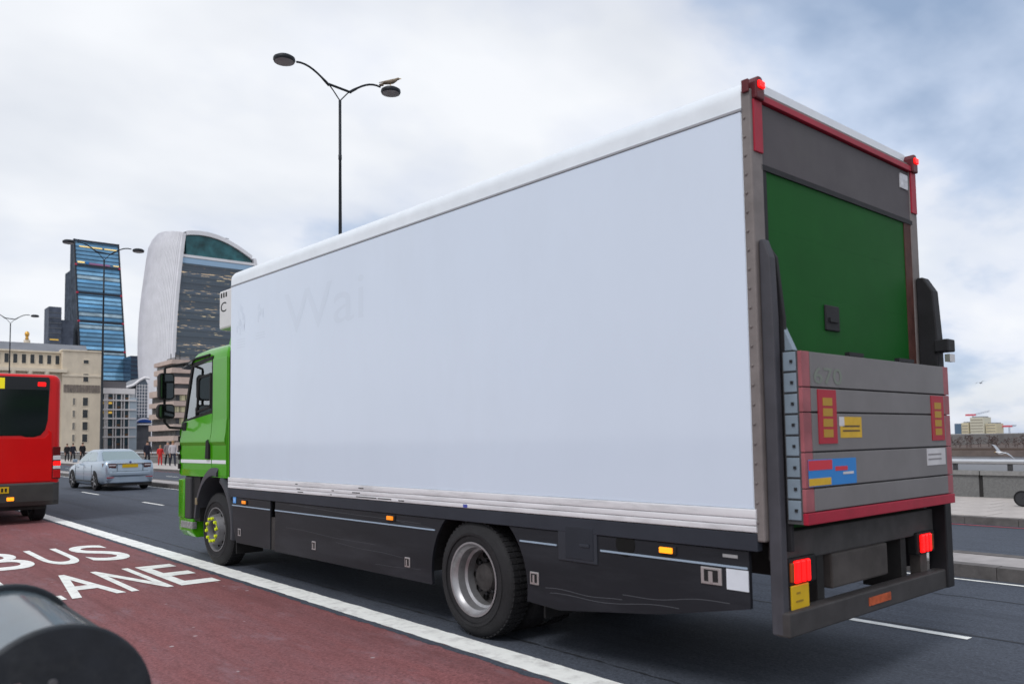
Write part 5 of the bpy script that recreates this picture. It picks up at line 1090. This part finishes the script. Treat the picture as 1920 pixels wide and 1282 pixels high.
dk = empty('dark_tower', (157, 830, -0.05), 0, 'slim dark tower just left of the blue glass tower', 'tower')
dm_ = mat('dark_tower_glass', (0.085, 0.10, 0.135), 0.6, var=0.4, vscale=0.15, spec=0.1)
part('shaft', dm_, dk, 150, 160, 820, 840, -0.05, 125.5); part('shoulder', dm_, dk, 160.05, 170, 822, 840, -0.05, 114.5)
for k in range(14): part('floor_line', mat('dark_floor_line', (0.10, 0.11, 0.13), 0.4), dk, 149.9, 160.1, 819.8, 820.2, 60+4.6*k, 60.8+4.6*k)
part('lit_floor', amber, dk, 151, 158, 819.7, 820, 95.5, 96.5)
nb = empty('navy_block', (219, 800, -0.05), 0, 'navy glass block between the blue tower and the white flared tower', 'building')
part('wall', mat('navy_glass', (0.022, 0.035, 0.065), 0.25, var=0.3, vscale=0.1), nb, 211, 232, 790, 815, -0.05, 82)
for k in range(8): part('floor_line', MATS['blue_spandrel'], nb, 210.9, 232.1, 789.8, 790.2, 50+4*k, 51+4*k)

# ------------------------------------------------------------------ downriver: bank, bare trees, viaduct, towers, cranes
bank = MB().prism([(-2000, -11.5), (-2000, -6.9), (3000, -6.9), (3000, -11.5)], 470, 4000, 'x').build('far_bank', mat('bank_earth', (0.10, 0.075, 0.065), 0.95, var=0.3, vscale=0.03)); tag(bank, kind='structure')
rw_ = MB().box(466, 470, -200, 700, -11.5, -8.2).build('river_wall', mat('river_wall_stone', (0.16, 0.13, 0.12), 0.9, var=0.3, vscale=0.1)); tag(rw_, 'low dark river wall along the far bank under the bare trees', 'wall')
twig = MB(); rs = random.Random(3)
for i in range(150):
    bx = 474+rs.random()*40; by = 60+rs.random()*190; hgt = 3.3+rs.random()*2.4
    twig.tube([(bx, by, -7.2), (bx, by, -6.9+hgt*0.5)], [0.28, 0.10], 4)
    for k in range(34):
        z = -6.2+hgt*rs.random()**0.8; sp = 2.3*math.sin(min(1, (z+7)/hgt)*2.6)+0.4; a = rs.random()*6.28; d_ = rs.random()*sp
        x_, y_ = bx+d_*math.cos(a), by+d_*math.sin(a); tx, ty, tz = rs.uniform(-.7, .7), rs.uniform(-.7, .7), rs.uniform(.2, 1.0)
        twig.add([(x_, y_, z), (x_+tx, y_+ty, z+tz), (x_+tx*0.4+0.25, y_+ty*0.4+0.3, z+tz*0.3), (x_+tx*0.7, y_+ty*0.7-0.3, z+tz*0.7)], [(0, 1, 2), (0, 3, 1)])
tw = twig.build('bare_trees', mat('bare_twigs', (0.105, 0.075, 0.070), 0.95, var=0.4, vscale=0.2)); tag(tw, 'brown mass of bare winter trees on the far river bank', 'trees', kind='stuff')
va = empty('railway_viaduct', (1060, 420, -7), 0, 'dark low viaduct across the skyline at the right edge', 'viaduct')
MB().box(1050, 1062, 150, 700, -9.2, -5.6).build('deck', mat('viaduct_dark', (0.03, 0.035, 0.05), 0.8), va, off=tuple(va.location))
for k in range(18): MB().box(1051, 1061, 160+30*k, 163+30*k, -11.5, -9.2).build('pier', MATS['viaduct_dark'], va, off=tuple(va.location))
cream = mat('cream_tower', (0.62, 0.56, 0.40), 0.8, var=0.06, vscale=0.1); bluet = mat('steel_blue_face', (0.10, 0.16, 0.24), 0.5)
def block(name, x, y0, y1, z1, label, m, bands=0, dep=24):
    e_ = empty(name, (x+dep/2, (y0+y1)/2, -7), 0, label, 'building'); of = tuple(e_.location)
    MB().box(x, x+dep, y0, y1, -7, z1).build('wall', m, e_, off=of)
    MB().box(x+2, x+dep-2, y0+2, y1-2, z1, z1+1.2).build('roof', lead, e_, off=of)
    for k in range(bands): MB().box(x-0.3, x, y0+0.8, y1-0.8, -2+3.6*k, -0.6+3.6*k).build('window_band', mat('pale_window_band', (0.36, 0.33, 0.27), 0.5), e_, off=of)
    return e_
e_ = block('tower_block', 1100, 425.5, 434, 13.2, 'yellow tower block with a blue end, leftmost on the right skyline', cream, 4)
MB().box(1099.5, 1124, 434.1, 442, -7, 12.4).build('blue_end', bluet, e_, off=tuple(e_.location))
block('tower_block', 1100, 408, 423.5, 19.6, 'tallest pale rounded tower block between two cranes', mat('pale_tower', (0.60, 0.58, 0.48), 0.8), 6)
block('tower_block', 1104, 395.5, 407, 11.6, 'plain cream tower block right of the tallest one', cream, 4)
block('low_block', 1110, 340, 376, -1.5, 'low pale building under the second crane', cream, 1)
block('low_block', 1115, 376.5, 395, -3.5, 'small dark building between the cream towers and the second crane', bluet, 0)
crm = mat('crane_red', (0.62, 0.10, 0.14), 0.6); crb = mat('crane_blue_grey', (0.16, 0.20, 0.28), 0.6)
def crane(x, y, z1, lz, jl, label, up=0.0):
    e_ = empty('tower_crane', (x, y, -7), 0, label, 'crane'); h_ = z1+7
    m = MB()
    for a in (-.6, .6):
        for b in (-.6, .6): m.tube([(a, b, 0), (a, b, h_)], 0.14, 4)
    for k in range(int(h_/1.6)): m.tube([(-.6, -.6, k*1.6), (-.6, .6, k*1.6+1.6)], 0.09, 4)
    m.build('mast', crb, e_)
    MB().box(-0.8, 0.8, -3.5, 8.5, h_, h_+2.2).build('slewing_cab', crm, e_)
    m = MB(); 
    for dz in (0.6, 2.0): m.tube([(0, -2, h_+dz), (0, -jl, h_+dz+up)], 0.22, 4)
    for k in range(12): m.tube([(0, -2-(jl-2)*k/12, h_+0.6+up*k/12), (0, -2-(jl-2)*(k+0.5)/12, h_+2.0+up*(k+.5)/12)], 0.12, 4)
    m.build('jib', crb, e_)
    return e_
crane(1112, 424.5, 22.0, 0, 20, 'red tower crane above the pale tower blocks', 4.0)
crane(1125, 388, 7.0, 0, 8, 'red tower crane farther right on the skyline', 0.5)
for o in bpy.data.objects:
    if o.parent is None and o.get('category') in ('person', 'bird', 'crane'):
        o['group'] = {'person': 'people on the far pavement', 'bird': 'gulls around the bridge', 'crane': 'red tower cranes on the skyline'}[o['category']]
    if o.parent is None and o.name.split('.')[0] in ('tower_block', 'low_block'): o['group'] = {'tower_block': 'pale tower blocks downriver', 'low_block': 'low buildings downriver'}[o.name.split('.')[0]]
